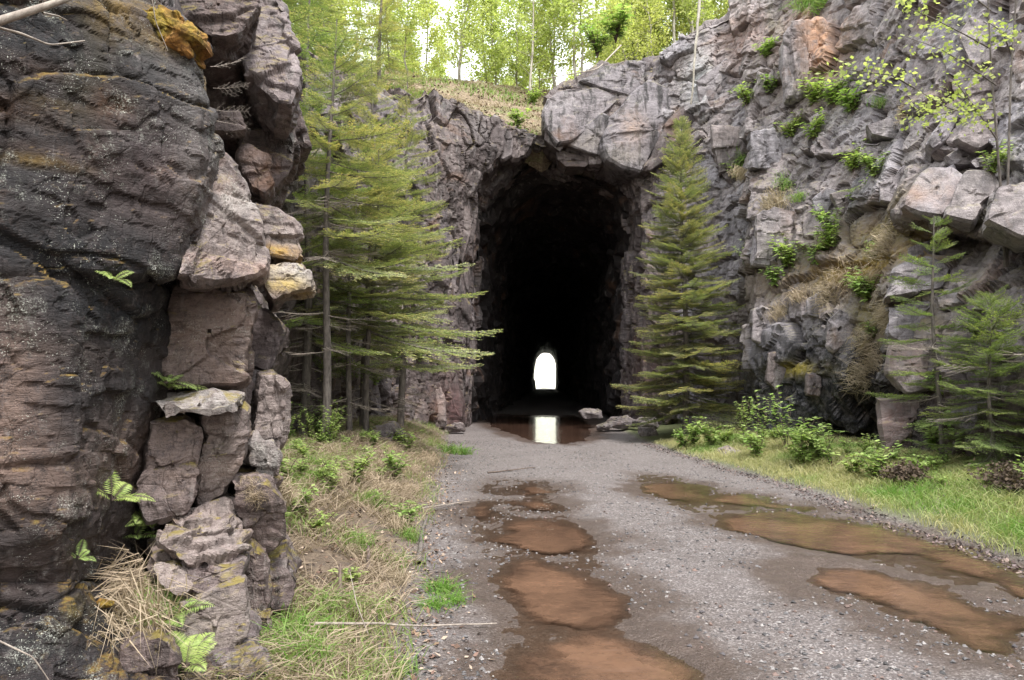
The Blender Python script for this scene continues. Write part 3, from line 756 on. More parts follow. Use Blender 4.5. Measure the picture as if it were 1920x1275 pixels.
# ---- tunnel lining
EXT = [(1003, 733), (1001, 705), (1003, 688), (1006, 674), (1012, 665), (1022, 661), (1031, 663), (1038, 671), (1042, 683), (1042, 705), (1041, 733)]
def resample(P, n):
    P = np.asarray(P, float)
    c = np.concatenate([[0], np.cumsum(np.linalg.norm(np.diff(P, axis=0), axis=1))])
    return np.stack([np.interp(np.linspace(0, c[-1], n), c, P[:, k]) for k in range(P.shape[1])], 1)
A0 = resample(deep, 26)
E0 = resample(np.array([at(x, y, 150) for x, y in EXT]), 26)
rowsT = []
for Y in (26.6, 29, 33, 40, 55, 80, 115, 150):
    f = (Y - 26.6) / (150 - 26.6)
    S = A0 * (1 - f) + E0 * f
    S[:, 1] = Y
    if Y < 27:
        cx_ = S[:, 0].mean()
        S[:, 0] = cx_ + (S[:, 0] - cx_) * 1.12
        S[:, 2] = S[:, 2] * 1.06 - 0.6
    if 26.6 < Y < 150:
        cx_ = S[:, 0].mean()
        S[:, 0] = cx_ + (S[:, 0] - cx_) * (1.0 + 0.06 * f) + 0.0
        S[:, 2] = S[:, 2] * 1.02 - 0.35 * (1 - f)
    rowsT.append(S)
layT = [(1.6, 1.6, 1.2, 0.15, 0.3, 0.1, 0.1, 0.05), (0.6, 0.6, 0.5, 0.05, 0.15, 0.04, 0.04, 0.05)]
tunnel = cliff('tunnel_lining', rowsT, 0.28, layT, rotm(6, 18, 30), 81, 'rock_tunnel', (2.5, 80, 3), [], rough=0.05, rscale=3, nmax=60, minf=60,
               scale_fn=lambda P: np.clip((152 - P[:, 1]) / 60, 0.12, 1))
tag(tunnel, 'black rough tunnel bore through the rock', kind='structure')

# ---- right cliff
RC = {1235: [(108, 24.9), (190, 24.7), (300, 24.5), (400, 24.5), (500, 24.6), (600, 24.6), (700, 24.6), (806, 24.4)],
      1310: [(50, 24.4), (180, 23.9), (300, 23.3), (400, 23.1), (500, 23.0), (600, 22.9), (700, 22.8), (812, 22.7)],
      1394: [(-5, 23.8), (180, 22.8), (300, 22.0), (395, 21.4), (500, 21.2), (600, 21.2), (700, 21.1), (820, 21.1)],
      1408: [(-8, 23.0), (185, 21.8), (300, 20.6), (395, 19.4), (470, 18.9), (590, 18.3), (700, 18.2), (836, 18.2)],
      1480: [(-25, 21.6), (190, 20.4), (290, 19.6), (390, 18.9), (455, 18.4), (570, 17.3), (700, 17.0), (845, 17.0)],
      1560: [(-70, 20.2), (195, 19.0), (290, 18.1), (390, 17.6), (460, 17.1), (590, 16.1), (690, 15.9), (857, 17.4)],
      1640: [(-130, 18.7), (190, 17.3), (290, 16.6), (390, 16.1), (470, 15.7), (600, 15.0), (730, 14.8), (864, 17.2)],
      1695: [(-190, 17.3), (180, 15.9), (290, 15.2), (400, 14.0), (432, 14.8), (560, 13.8), (700, 13.6), (878, 13.7)],
      1800: [(-270, 15.8), (170, 14.5), (290, 13.7), (415, 12.8), (452, 13.8), (570, 12.6), (700, 12.4), (896, 12.4)],
      1860: [(-310, 15.0), (160, 13.6), (290, 13.0), (418, 12.0), (455, 13.0), (570, 11.8), (700, 11.6), (908, 11.6)],
      1930: [(-350, 14.0), (150, 12.7), (280, 12.1), (412, 11.2), (450, 12.0), (570, 10.9), (700, 10.7), (922, 10.8)],
      2150: [(-300, 14), (0, 12), (200, 10.6), (380, 9.3), (450, 9.6), (560, 9.0), (700, 8.8), (968, 8.8)],
      2700: [(-800, 10), (-300, 8.6), (0, 7.3), (300, 6.4), (430, 6.2), (560, 6.0), (720, 5.9), (1095, 5.9)]}
cols = []
for px, l in RC.items():
    P = [at(px, py, Y) for py, Y in l]
    P = [P[0] + Vector((0.9, 1.9, 0.5))] + P + [P[-1] + Vector((-0.1, -0.15, -0.5))]
    cols.append(P)
for yy in (0, -8):
    zs = [10.5, 10, 7.5, 5.5, 4, 3.2, 2, 1, 0, -0.5]; xs = [11.5, 9.6, 8.6, 7.8, 7.2, 7.2, 6.9, 6.8, 6.8, 6.6]
    cols.append([Vector((x + 0.2, yy, z)) for x, z in zip(xs, zs)])
rowsR = [[c[i] for c in cols] for i in range(10)]
layR = [(1.25, 1.25, 1.2, 0.2, 0.15, 0.07, 0.12, 0.025), (0.5, 0.5, 0.42, 0.075, 0.06, 0.02, 0.04, 0.03), (0.2, 0.2, 0.13, 0.012, 0.022, 0.007, 0.008, 0.07)]
tintR = [(1605, 512, 16.5, .55, .25, (0.3, 0.2, 0.03), .9), (1510, 690, 16.2, .25, .15, (0.28, 0.22, 0.03), .8), (1640, 600, 15, .2, .5, (0.16, .13, .04), .7), (1700, 420, 14.5, .15, .5, (.18, .14, .04), .7), (1500, 105, 21.0, 0.36, 1.1, ORANGE, 1.0), (1500, 150, 21.0, 0.28, 0.5, (0.4, 0.24, 0.15), .8), (1392, 90, 23.5, 0.4, 1.0, (0.3, 0.2, 0.17), 0.6), (1620, 90, 21, 0.25, 1.2, (0.2, 0.13, 0.12), 0.5), (1580, 80, 21.5, 0.4, 1.0, (0.36, 0.36, 0.37), 0.5),
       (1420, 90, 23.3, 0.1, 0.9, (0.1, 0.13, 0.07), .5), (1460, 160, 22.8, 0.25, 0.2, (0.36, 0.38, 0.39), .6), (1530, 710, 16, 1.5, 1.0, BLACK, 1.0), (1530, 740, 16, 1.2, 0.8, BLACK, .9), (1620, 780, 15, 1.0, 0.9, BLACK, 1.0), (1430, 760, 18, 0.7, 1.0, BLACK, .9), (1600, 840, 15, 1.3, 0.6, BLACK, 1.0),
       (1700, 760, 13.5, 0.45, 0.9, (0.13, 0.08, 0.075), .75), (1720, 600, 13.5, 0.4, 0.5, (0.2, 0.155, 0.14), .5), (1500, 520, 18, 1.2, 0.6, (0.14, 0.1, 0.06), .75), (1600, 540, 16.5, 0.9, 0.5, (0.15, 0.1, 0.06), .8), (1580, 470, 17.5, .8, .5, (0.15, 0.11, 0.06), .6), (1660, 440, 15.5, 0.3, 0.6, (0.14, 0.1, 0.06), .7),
       (1310, 150, 24, .35, 1.0, (0.33, 0.35, 0.36), .6), (1850, 470, 12.5, .9, .35, BLACK, .55), (1740, 430, 14, .7, .2, BLACK, .7)]  # last two are black patches along the recess under the overhanging slab
right = cliff('rock_face', rowsR, 0.055, layR, rotm(-7, 8, -14), 91, 'rock_right', (1.5, 8, 5), tintR, rough=0.02, rscale=6, nmax=290, minf=90)
tag(right, 'tall fractured grey rock face with plants on its ledges, on the right', kind='structure')
bpy.context.view_layer.update()
_dg = bpy.context.evaluated_depsgraph_get()
def rb(poly, Y, depth, tx=0, ty=0, mat='rock_right', **k):
    rb.n += 1
    c = np.array(poly, float).mean(0)
    d_ = [SC.ray_cast(_dg, cam.location, ray(c[0] + a, c[1] + b).normalized()) for a, b in ((0, 0), (12, 8), (-12, -8), (10, -10), (-10, 10))]
    ys = sorted(h[1].y for h in d_ if h[0])
    if ys: Y = ys[len(ys) // 2] - 0.22 - (0.5 if rb.n <= 3 else 0)
    k.setdefault('layers', [(1.1, 1.1, 0.9, 0.04, 0.07, 0.02, 0.03, 0.015), (0.4, 0.4, 0.3, 0.018, 0.026, 0.006, 0.005, 0.04)])
    return chunk(poly, Y, depth, right, mat, tx, ty, 0.047, seed=500 + rb.n * 5, rough=0.01, rscale=8, rot=rotm(-7, 8, -14), dirv=((c[0] - 960) / F * .9, 1.0, 0.0), **k)
rb.n = 0
rb([(1688, 388), (1715, 335), (1740, 310), (1792, 300), (1822, 332), (1800, 370), (1768, 408), (1720, 400)], 13.2, 1.6, -.15, -.35, blk=.7, stains=[(1740, 370, 13.3, .5, .4, (0.3, 0.22, 0.19), .5)])
rb([(1768, 408), (1790, 345), (1812, 318), (1868, 312), (1882, 345), (1835, 390), (1822, 420)], 12.7, 1.5, -.15, -.3, blk=.9)
rb([(1845, 415), (1862, 352), (1920, 335), (2000, 350), (2010, 430), (1915, 448)], 11.5, 1.5, -.1, -.3, blk=.45)
rb([(1772, 292), (1808, 274), (1842, 288), (1828, 306), (1790, 308)], 13.6, 1.0, blk=.8)
rb([(1812, 300), (1845, 285), (1880, 300), (1862, 316), (1828, 316)], 13.1, 0.9, blk=.6)
rb([(1738, 268), (1765, 222), (1800, 214), (1778, 262), (1748, 282)], 15.0, 1.2, blk=.75)
rb([(1790, 262), (1832, 215), (1880, 212), (1868, 262), (1830, 282)], 14.3, 1.2, blk=.4)
rb([(1786, 60), (1812, 22), (1862, 30), (1868, 90), (1862, 122), (1815, 118)], 15.6, 1.5, -.2, -.3, blk=.5)
rb([(1808, 160), (1860, 122), (1885, 140), (1882, 195), (1840, 212), (1812, 196)], 14.8, 1.4, blk=.35)
rb([(1620, 232), (1670, 218), (1700, 240), (1690, 262), (1632, 252)], 17.0, 1.2, blk=.8)
rb([(1610, 258), (1690, 266), (1700, 300), (1650, 300), (1605, 290)], 16.9, 1.1, blk=.5)
rb([(1462, 60), (1480, 30), (1590, 34), (1602, 58), (1560, 140), (1505, 186), (1472, 190), (1462, 120)], 22.2, 1.6, .1, 0, blk=.8, bulge=.03, stains=[(1497, 100, 21.0, .4, 1.3, ORANGE, 1.0)],
   layers=[(0.35, 0.8, 1.6, 0.07, 0.12, 0.0, 0.05, 0.05), (0.15, 0.3, 0.6, 0.02, 0.05, 0.01, 0.015, 0.06)])
rb([(1520, 372), (1550, 350), (1578, 365), (1570, 402), (1528, 398)], 17.9, 1.0, blk=.7)
rb([(1556, 362), (1590, 352), (1600, 390), (1578, 402)], 17.6, 1.0, blk=.3)
rb([(1645, 345), (1700, 305), (1708, 330), (1672, 382), (1648, 378)], 15.9, 1.2, blk=.55)
rb([(1412, 398), (1450, 380), (1520, 390), (1525, 460), (1470, 500), (1412, 490)], 18.9, 1.3, .1, 0, blk=.85)
rb([(1410, 440), (1448, 440), (1462, 480), (1440, 500), (1410, 495)], 18.4, 1.0, blk=.6)
rb([(1655, 560), (1680, 505), (1740, 480), (1790, 500), (1770, 540), (1700, 550)], 13.2, 1.2, -.1, -.3, blk=.8)
rb([(1700, 460), (1760, 440), (1800, 450), (1792, 495), (1740, 478), (1705, 490)], 13.4, 1.0, blk=.5)
rb([(1660, 570), (1765, 560), (1770, 625), (1700, 650), (1662, 628)], 12.9, 1.2, blk=.65, bulge=.05)
rb([(1668, 635), (1760, 635), (1765, 720), (1700, 740), (1660, 700)], 12.9, 1.2, blk=.55, bulge=.05, stains=[(1710, 680, 13, .5, .5, (0.2, 0.14, 0.12), .7)])
rb([(1640, 745), (1700, 740), (1760, 725), (1760, 800), (1720, 850), (1660, 860)], 13.2, 1.2, blk=.3, bulge=.05, stains=[(1700, 790, 13, .5, .6, (0.14, 0.09, 0.085), .8)])
rb([(1550, 600), (1575, 575), (1600, 590), (1598, 640), (1560, 660), (1545, 640)], 15.7, 0.9, blk=.5)
rb([(1510, 560), (1545, 540), (1560, 560), (1540, 600), (1512, 592)], 16.6, 0.8, blk=.75)
rb([(1408, 580), (1450, 570), (1466, 600), (1440, 650), (1408, 640)], 17.9, 0.9, blk=.5)
rb([(1440, 660), (1470, 655), (1476, 700), (1455, 735), (1436, 715)], 17.2, 0.8, blk=.9, mat='rock_mid')
rb([(1515, 700), (1540, 705), (1538, 745), (1512, 740)], 15.9, 0.6, blk=.9, mat='rock_mid')
rb([(1300, 150), (1380, 90), (1400, 130), (1350, 210), (1310, 215)], 23.2, 1.4, blk=.6)
rb([(1330, 230), (1390, 235), (1392, 320), (1345, 330)], 22.4, 1.3, blk=.35)
rb([(1400, 240), (1500, 245), (1508, 300), (1480, 320), (1400, 318)], 20.7, 1.2, blk=.7, layers=[(0.3, 0.6, 1.6, 0.05, 0.12, 0.0, 0.05, 0.05), (0.15, 0.3, 0.6, 0.02, 0.05, 0.01, 0.015, 0.06)])
rb([(1420, 130), (1455, 150), (1468, 195), (1430, 205), (1410, 180)], 22.3, 1.0, blk=.85)

# ---- hill above
HE = [(-4.5, -12, 6), (-4.5, 0, 6.2), (-4.1, 7, 6.5), (-4.7, 13, 7.5), (-4.8, 19, 9), (-4.1, 23.5, 9.9), (-2.8, 24.2, 10.35), (-0.8, 25.0, 9.8), (1.02, 25.5, 9.1), (1.7, 25.9, 10.0), (3.0, 26.4, 11.4), (4.9, 26, 11.5),
      (7.6, 25.2, 12.9), (9.3, 22.6, 12.5), (10.3, 17.5, 12.2), (10.4, 11, 11.6), (10.6, -12, 9)]
HR = [(-9, -12, 8), (-9, 0, 8.5), (-9, 8, 9), (-9.5, 15, 10.5), (-9, 22, 12.5), (-6.5, 30, 14.0), (-3, 32, 14.1), (-.5, 32.5, 14.1), (1.5, 33, 14.1), (3.3, 33, 14.2), (5, 32, 14.3), (7, 31, 14.8), (9.5, 30, 15.3), (13, 27, 15), (15, 19, 13), (14, 10, 12), (14, -12, 11)]
HF = [(-60, -12, 12), (-60, 0, 12), (-60, 15, 13), (-60, 30, 15), (-55, 60, 16), (-40, 80, 16), (-20, 90, 15.5), (-5, 95, 15.5), (5, 95, 15.5), (12, 95, 15.5), (20, 95, 15.5), (30, 90, 16), (45, 80, 17), (60, 60, 18), (60, 30, 17), (60, 10, 15), (60, -12, 14)]
HE, HR, HF = map(np.array, (HE, HR, HF))
HM = HE * 0.5 + HR * 0.5; HM[:, 2] += -0.1
HG = HE + np.array([[0, 0.9, -0.5]])
G = refine(np.stack([HG, HE, HM, HR]), 0.22)
G2 = refine(np.stack([HR, HF]), 1.6)
def bumpz(G, a):
    P = G.reshape(-1, 3).copy()
    P[:, 2] += a * fbm(P * 0.5, 5, 4) + a * 0.4 * fbm(P * 2.5, 6, 3)
    return P
Va = bumpz(G, 0.3); Vb = bumpz(G2, 0.3)
Vb[:, 2] -= 0.12
Qa = grid_faces(*G.shape[:2]); Qb = grid_faces(*G2.shape[:2]) + len(Va)
hill = link('hillside', npmesh('hillside', np.vstack([Va, Vb]), np.vstack([Qa, Qb])), None, 'hill_soil')
tag(hill, 'brown leaf-strewn slope above the tunnel mouth', kind='structure')

# ---- ground
def poly_sd(X, Y, poly):
    """signed distance, positive inside"""
    poly = np.asarray(poly, float); n = len(poly)
    d = np.full(X.shape, 1e9); inside = np.zeros(X.shape, bool)
    for i in range(n):
        a, b = poly[i], poly[(i + 1) % n]
        e = b - a
        t = np.clip(((X - a[0]) * e[0] + (Y - a[1]) * e[1]) / (e @ e + 1e-12), 0, 1)
        d = np.minimum(d, np.hypot(X - a[0] - t * e[0], Y - a[1] - t * e[1]))
        c = ((a[1] > Y) != (b[1] > Y)) & (X < (b[0] - a[0]) * (Y - a[1]) / (b[1] - a[1] + 1e-12) + a[0])
        inside ^= c
    return np.where(inside, d, -d)
def gpoly(pp): return np.array([gr(x, y)[:2] for x, y in pp])
PUD = [gpoly(p) for p in (
    [(893, 782), (915, 800), (960, 818), (1010, 831), (1070, 834), (1115, 822), (1122, 800), (1108, 785), (1098, 776)],
    [(1190, 912), (1215, 902), (1290, 903), (1335, 915), (1330, 935), (1290, 940), (1215, 930)],
    [(1335, 968), (1400, 957), (1480, 955), (1560, 968), (1640, 980), (1720, 1000), (1800, 1032), (1900, 1075), (1990, 1110), (1990, 1150), (1850, 1095), (1720, 1040), (1620, 1034), (1530, 1030), (1470, 1020), (1400, 1002), (1345, 985)],
    [(1478, 1078), (1510, 1052), (1600, 1050), (1700, 1064), (1790, 1092), (1860, 1122), (1990, 1165), (1990, 1290), (1850, 1228), (1750, 1197), (1650, 1167), (1560, 1132), (1520, 1107)],
    [(940, 985), (975, 968), (1040, 966), (1095, 980), (1128, 1005), (1100, 1030), (1020, 1037), (950, 1025), (915, 1010)],
    [(905, 1075), (920, 1050), (1000, 1040), (1100, 1060), (1160, 1090), (1190, 1120), (1170, 1150), (1080, 1165), (960, 1170), (915, 1130)],
    [(955, 914), (1000, 904), (1048, 910), (1030, 921), (985, 923)],
    [(962, 940), (1010, 928), (1058, 940), (1045, 956), (985, 957)],
    [(868, 950), (905, 942), (935, 950), (925, 970), (880, 978)],
    [(945, 1230), (1000, 1197), (1080, 1180), (1180, 1180), (1260, 1200), (1330, 1230), (1380, 1280), (1400, 1400), (920, 1400)],
    [(1330, 925), (1400, 925), (1470, 940), (1540, 950), (1530, 958), (1430, 948), (1340, 938)])]
PUD[0] = np.vstack([PUD[0][:-1], [[2.9, 36], [-0.9, 37]]])
WET = [gpoly(p) for p in ([(1150, 880), (1260, 885), (1450, 925), (1700, 968), (1990, 1055), (1990, 1175), (1800, 1100), (1560, 1045), (1330, 990), (1200, 940)],
                          [(900, 890), (1060, 895), (1100, 950), (1150, 1010), (1210, 1120), (1200, 1185), (1400, 1275), (1420, 1330), (900, 1330), (880, 1150), (860, 1050), (840, 950)])]
EDGE_R = ([3, 6.4, 10.8, 16.4, 22, 25, 30], [4.3, 4.2, 3.97, 3.36, 3.2, 3.3, 3.4])
def sstep(x): x = np.clip(x, 0, 1); return x * x * (3 - 2 * x)
WL = -0.022
def ground_z(X, Y, zones=False):
    X = np.asarray(X, float); Y = np.asarray(Y, float)
    P = np.stack([X, Y, np.zeros_like(X)], -1)
    shp = X.shape
    Pf = P.reshape(-1, 3)
    w = fbm(Pf * 1.1, 200, 3).reshape(shp)
    eL = np.clip(-0.45 - 0.07 * (Y - 4), -1.9, -0.35) + 0.15 * w
    eR = np.interp(Y, *EDGE_R) + 0.12 * w
    bank = sstep((eL - X) / 0.5); verge = sstep((X - eR) / 0.35)
    near = (Y > 1) & (Y < 45) & (np.abs(X) < 12)
    inT = Y > 25
    fine = 0.010 * fbm(Pf * 2.2, 201, 3) + 0.007 * fbm(Pf * 9, 203, 3)
    vd = np.clip(worley(Pf * 22, 205)[1], 0, 1) if len(Pf) < 900000 else 0
    fine = fine - 0.010 * vd + 0.006 * fbm(Pf * 35, 204, 2)
    z = 0.012 + np.reshape(fine, shp)
    z = z + np.where(inT, 0, (0.05 + 0.42 * sstep((Y - 3.6) / 3.5)) * sstep((eL - X) / 1.6) + 0.06 * bank * (1 + fbm(Pf * 3, 207, 3).reshape(shp)))
    z = z + np.where(inT, 0, 0.05 * verge + 0.22 * sstep((X - eR - 0.3) / 1.8))
    sd = np.full(shp, -9.0)
    wetz = np.full(shp, -9.0)
    for p in PUD: sd = np.maximum(sd, poly_sd(X, Y, p))
    for p in WET: wetz = np.maximum(wetz, poly_sd(X, Y, p))
    sdn = sd + 0.22 * fbm(Pf * 2.0, 209, 3).reshape(shp) + 0.11 * fbm(Pf * 7, 208, 3).reshape(shp)
    z = z - 0.085 * sstep((sdn + 0.02) / 0.5)
    z = z - 0.031 * sstep((wetz + 0.15 + 0.22 * fbm(Pf * 1.7, 219, 3).reshape(shp)) / 0.5)
    # debris bank closing the pool far inside
    z = z + np.where(Y > 60, 0.12, 0)
    if not zones: return z
    wet = np.maximum(sstep((sdn + 0.55 + 0.25 * fbm(Pf * 4, 231, 3).reshape(shp)) / 0.45), 0.85 * sstep((wetz + 0.15 + 0.25 * w) / 0.35) * sstep(0.75 - (z - WL) / 0.06))
    return z, bank * (~inT), verge * (~inT), wet
ax = np.concatenate([[-90, -60, -40, -25, -15, -10, -7, -5.5, -4.5], np.arange(-4, 7.5, 0.035), [8, 9, 10, 12, 15, 20, 30, 50, 90]])
ys = [-60, -40, -25, -15, -8, -4, -1, 1, 2, 2.6, 3.0]
y = 3.2
while y < 34: ys.append(y); y += 0.011 * y ** 0.85 + 0.001 * y
ys += list(np.arange(34.2, 60, 1.2)) + [65, 75, 90, 110, 130, 150, 156, 162, 170, 200, 260, 400, 600]
ay = np.array(ys)
XX, YY = np.meshgrid(ax, ay)
zz, zb, zv, zw = ground_z(XX, YY, True)
gm = npmesh('ground', np.stack([XX, YY, zz], -1).reshape(-1, 3), grid_faces(*XX.shape), True)
add_attr(gm, 'zone', np.stack([zb, zv, zw, np.ones_like(zw)], -1).reshape(-1, 4), 'FLOAT_COLOR')
ground = link('ground', gm, None, 'ground')
tag(ground, 'grey gravel track with muddy banks and grassy right edge', kind='structure')
def near_poly(X, Y): return np.argmax(np.stack([poly_sd(X, Y, p) for p in PUD]), 0)
for i, p in enumerate(PUD):
    st = 0.045 if i else 0.12
    lo = p.min(0) - 1.0; hi = p.max(0) + 1.0
    lo[1] = max(lo[1], 2.6)
    gx, gy = np.meshgrid(np.arange(round(lo[0] / st), round(hi[0] / st) + 1) * st, np.arange(round(lo[1] / st), round(hi[1] / st) + 1) * st)
    dep = WL - ground_z(gx, gy)
    own = near_poly(gx, gy) == i
    if i == 0: dep = np.where(poly_sd(gx, gy, p) > -.3, np.maximum(dep, .01), -1)
    Qw = grid_faces(*gx.shape)
    k = (dep.ravel()[Qw].max(1) > -0.004) & own.ravel()[Qw[:, 0]]
    Qw = Qw[k]
    uv, iv = np.unique(Qw, return_inverse=True)
    Vw = np.stack([gx.ravel(), gy.ravel(), np.full(gx.size, WL)], 1)[uv]
    me = npmesh('puddle', Vw, iv.reshape(-1, 4), True)
    add_attr(me, 'depth', dep.ravel()[uv])
    o = link('puddle', me, None, 'pool_water' if i == 0 else 'muddy_water')
    tag(o, 'still brown rainwater lying in a hollow of the track' if i else 'dark pool across the tunnel mouth', kind='structure')

# ---- beyond the far end
fs = refine(np.array([[(-30, 158, -0.1), (4, 160, -.1), (14, 162, -.1), (60, 158, -.1)], [(-30, 175, 9), (4, 178, 5.2), (12, 180, 4.4), (60, 176, 9)], [(-40, 230, 12), (4, 240, 7), (12, 240, 6), (70, 230, 12)]], float), 1.2)
P = fs.reshape(-1, 3); P[:, 2] += 0.6 * fbm(P * 0.4, 9, 4)
o = link('far_slope', npmesh('far_slope', P, grid_faces(*fs.shape[:2])), None, 'glare_slope')
tag(o, 'grassy slope beyond the far tunnel exit, daylight glare put into its pale colour', kind='structure')

# ================================================================== vegetation
bpy.context.view_layer.update()
DG = bpy.context.evaluated_depsgraph_get()
def hit(px, py):
    ok, loc, nor, _, _, _ = SC.ray_cast(DG, cam.location, ray(px, py).normalized())
    if not ok: return at(px, py, 20), Vector((0, -1, 0))
    if nor.dot(ray(px, py)) > 0: nor = -nor
    return loc, nor
def gz(x, y):
    return float(ground_z(np.array([x]), np.array([y]))[0])
RS = np.random.default_rng(5)
random.seed(4)

# ---- conifers
def fir_branch(name, L, seed, dens=1.0, needles=True, tipc=0.6, mats=('bark', 'needles')):
    g = np.random.default_rng(seed)
    b = Buf()
    n = 14
    s = np.linspace(0, 1, n)
    ax = np.stack([s * L, 0.05 * L * np.sin(s * 4 + g.uniform(0, 6)) * s, L * (-0.16 * s + 0.20 * s ** 2.2)], 1)
    b.tube(ax, np.linspace(0.011 * L ** .7, 0.002, n), 4, 0)
    segs = []      # start, end, tipness
    def P(t): return np.array([np.interp(t, s, ax[:, k]) for k in range(3)])
    for k in range(n - 1):
        segs.append((ax[k], ax[k + 1], s[k + 1] ** 3))
    step = 0.034 / L
    t = 0.1; side = 1
    while t < 0.985:
        l = (0.10 + 0.50 * L * (1 - t) ** 0.85) * min(1, 0.35 + t * 2.2) * g.uniform(0.65, 1.15)
        a = side * R(g.uniform(42, 62))
        d = np.array([math.cos(a), math.sin(a), g.uniform(-0.16, 0.08)])
        p0 = P(t)
        m = p0 + d * l * 0.5
        d2 = np.array([math.cos(a * 0.75), math.sin(a * 0.75), d[2] + g.uniform(-0.02, 0.14)])
        p1 = m + d2 * l * 0.5
        segs += [(p0, m, 0.0), (m, p1, 0.7)]
        b.tube(np.array([p0, m, p1]), [0.003, 0.002, 0.001], 3, 0)
        q = 0.18; s2 = 1
        while q < 0.95 and l > 0.09:
            l2 = (0.03 + 0.34 * l * (1 - q)) * g.uniform(0.6, 1.15)
            a2 = a + s2 * R(g.uniform(38, 55))
            pp = p0 + (m - p0) * (q / .5) if q < .5 else m + (p1 - m) * ((q - .5) / .5)
            e = pp + np.array([math.cos(a2), math.sin(a2), g.uniform(-0.15, 0.12)]) * l2
            if g.random() < dens: segs.append((pp, e, 1.0 if q > 0.5 or t > .7 else 0.35))
            q += 0.036 / l * (1.0 if needles else 2.4); s2 = -s2
        t += step * g.uniform(0.7, 1.3) * (1.0 if needles else 1.8); side = -side
    if needles:
        A = np.array([x[0] for x in segs]); B = np.array([x[1] for x in segs]); T = np.array([x[2] for x in segs])
        ln = np.linalg.norm(B - A, axis=1)
        cnt = np.maximum(3, (ln / 0.0085).astype(int))
        idx = np.repeat(np.arange(len(segs)), cnt)
        f = g.random(len(idx))
        base = A[idx] + (B - A)[idx] * f[:, None]
        dr = unit(B - A)[idx]
        sd = unit(np.cross(dr, [0, 0, 1.0])) * g.choice([-1, 1], len(idx))[:, None]
        d = unit(dr * 0.75 + sd * g.uniform(0.5, 1.1, (len(idx), 1)) + np.array([[0, 0, 1]]) * g.uniform(-0.05, 0.5, (len(idx), 1)))
        w = unit(np.cross(d, [0, 0, 1.0])) + np.array([[0, 0, 1]]) * g.uniform(-.5, .5, (len(idx), 1))
        tw = g.random(len(segs))
        tip = (T[idx] * f * (tw[idx] > (1 - tipc))) * 0.6
        al = np.clip(0.25 + 0.5 * tw[idx] * T[idx] + g.uniform(-.2, .25, len(idx)), 0, 1)
        C = np.stack([tip, tip, tip, al], 1)
        b.blades(base, d, g.uniform(0.020, 0.034, len(idx)), 0.0095, w, 1, C)
    else:
        for (p, e, tt) in segs:
            b.tube(np.array([p, (p + e) / 2 + g.uniform(-.01, .01, 3), e]), [0.0022, 0.0016, 0.0008], 3, 0)
    me = b.mesh(name)
    me.materials.append(MATS[mats[0]]); me.materials.append(MATS[mats[1]])
    return me
BR_BIG = [fir_branch('branch', 1.35, 10 + i, 0.9) for i in range(4)]
BR_SML = [fir_branch('branch', 0.6, 20 + i, 0.9) for i in range(3)]
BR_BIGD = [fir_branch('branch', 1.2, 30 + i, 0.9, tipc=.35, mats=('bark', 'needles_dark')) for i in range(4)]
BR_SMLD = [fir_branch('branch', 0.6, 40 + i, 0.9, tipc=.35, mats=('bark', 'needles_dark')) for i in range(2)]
BR_DEAD = [fir_branch('dead_branch', 0.9, 50 + i, 0.8, needles=False, mats=('twig_grey', 'twig_grey')) for i in range(2)]

def fir(label, x, y, H, h0, Lmax, sets, lean=(0, 0), r0=0.07, step=0.13, bias=None, droop=0.0, dead=0, group=None, z=None, seed=0, power=0.8, deadh=(0.6, 2.2), cat='fir tree', lmin=.18):
    g = random.Random(seed)
    z = gz(x, y) - 0.05 if z is None else z
    t = tag(empty('fir_tree', (x, y, z)), label, cat, group)
    b = Buf()
    n = 12
    k = [i / (n - 1) for i in range(n)]
    pts = [(lean[0] * q + 0.04 * math.sin(q * 7 + seed), lean[1] * q + 0.03 * math.sin(q * 5 + seed), H * q) for q in k]
    b.tube(pts, [r0 * (1 - q) ** 0.8 + 0.006 for q in k], 8, 0)
    me = b.mesh('trunk', True)
    link('trunk', me, t, 'bark')
    h = h0; az = g.uniform(0, 6)
    big, sml = sets
    while h < H - 0.05:
        q = h / H; f = (h - h0) / (H - h0)
        L = (Lmax * (1 - f) ** power + lmin * (0.5 + 0.5 * (1 - f))) * g.uniform(0.72, 1.12)
        az += 2.4 + g.uniform(-.5, .5)
        if bias: L *= bias(az % (2 * math.pi), f)
        if L > 0.16:
            me = g.choice(big) if L > 0.62 else g.choice(sml)
            Lm = (1.3 if me in BR_BIG else 1.2) if me in big else 0.6
            o = bpy.data.objects.new('branch', me)
            o.location = (lean[0] * q + 0.04 * math.sin(q * 7 + seed), lean[1] * q + 0.03 * math.sin(q * 5 + seed), h)
            el = R(-6 - droop + 42 * f ** 1.6 + g.uniform(-9, 9))
            o.rotation_euler = (R(g.uniform(-14, 14)), -el, az)
            sc = L / Lm
            o.scale = (sc, sc, sc)
            COL.objects.link(o); o.parent = t
        h += step * g.uniform(0.5, 1.3) * (1.1 - 0.5 * f)
    for i in range(dead):
        hh = g.uniform(*deadh)
        o = bpy.data.objects.new('dead_branch', g.choice(BR_DEAD))
        o.location = (lean[0] * hh / H, lean[1] * hh / H, hh)
        o.rotation_euler = (R(g.uniform(-20, 20)), R(g.uniform(-5, 15)), g.uniform(0, 6.28))
        sc = g.uniform(0.5, 1.15); o.scale = (sc, sc, sc)
        COL.objects.link(o); o.parent = t
    return t
def toward_road(az, f):
    return 0.72 + 0.55 * max(0, math.cos(az - R(-25)))
LG = 'fir trees crowded along the left bank'
p = gr(604, 905)
fir('tallest left fir with a bare lower trunk nearest the stepped grey rock', p.x, p.y, 6.7, 2.9, 1.35, (BR_BIG, BR_SML), (0.05, 0.2), 0.065, 0.085, toward_road, 4, 26, LG, seed=1, deadh=(1.0, 4.5))
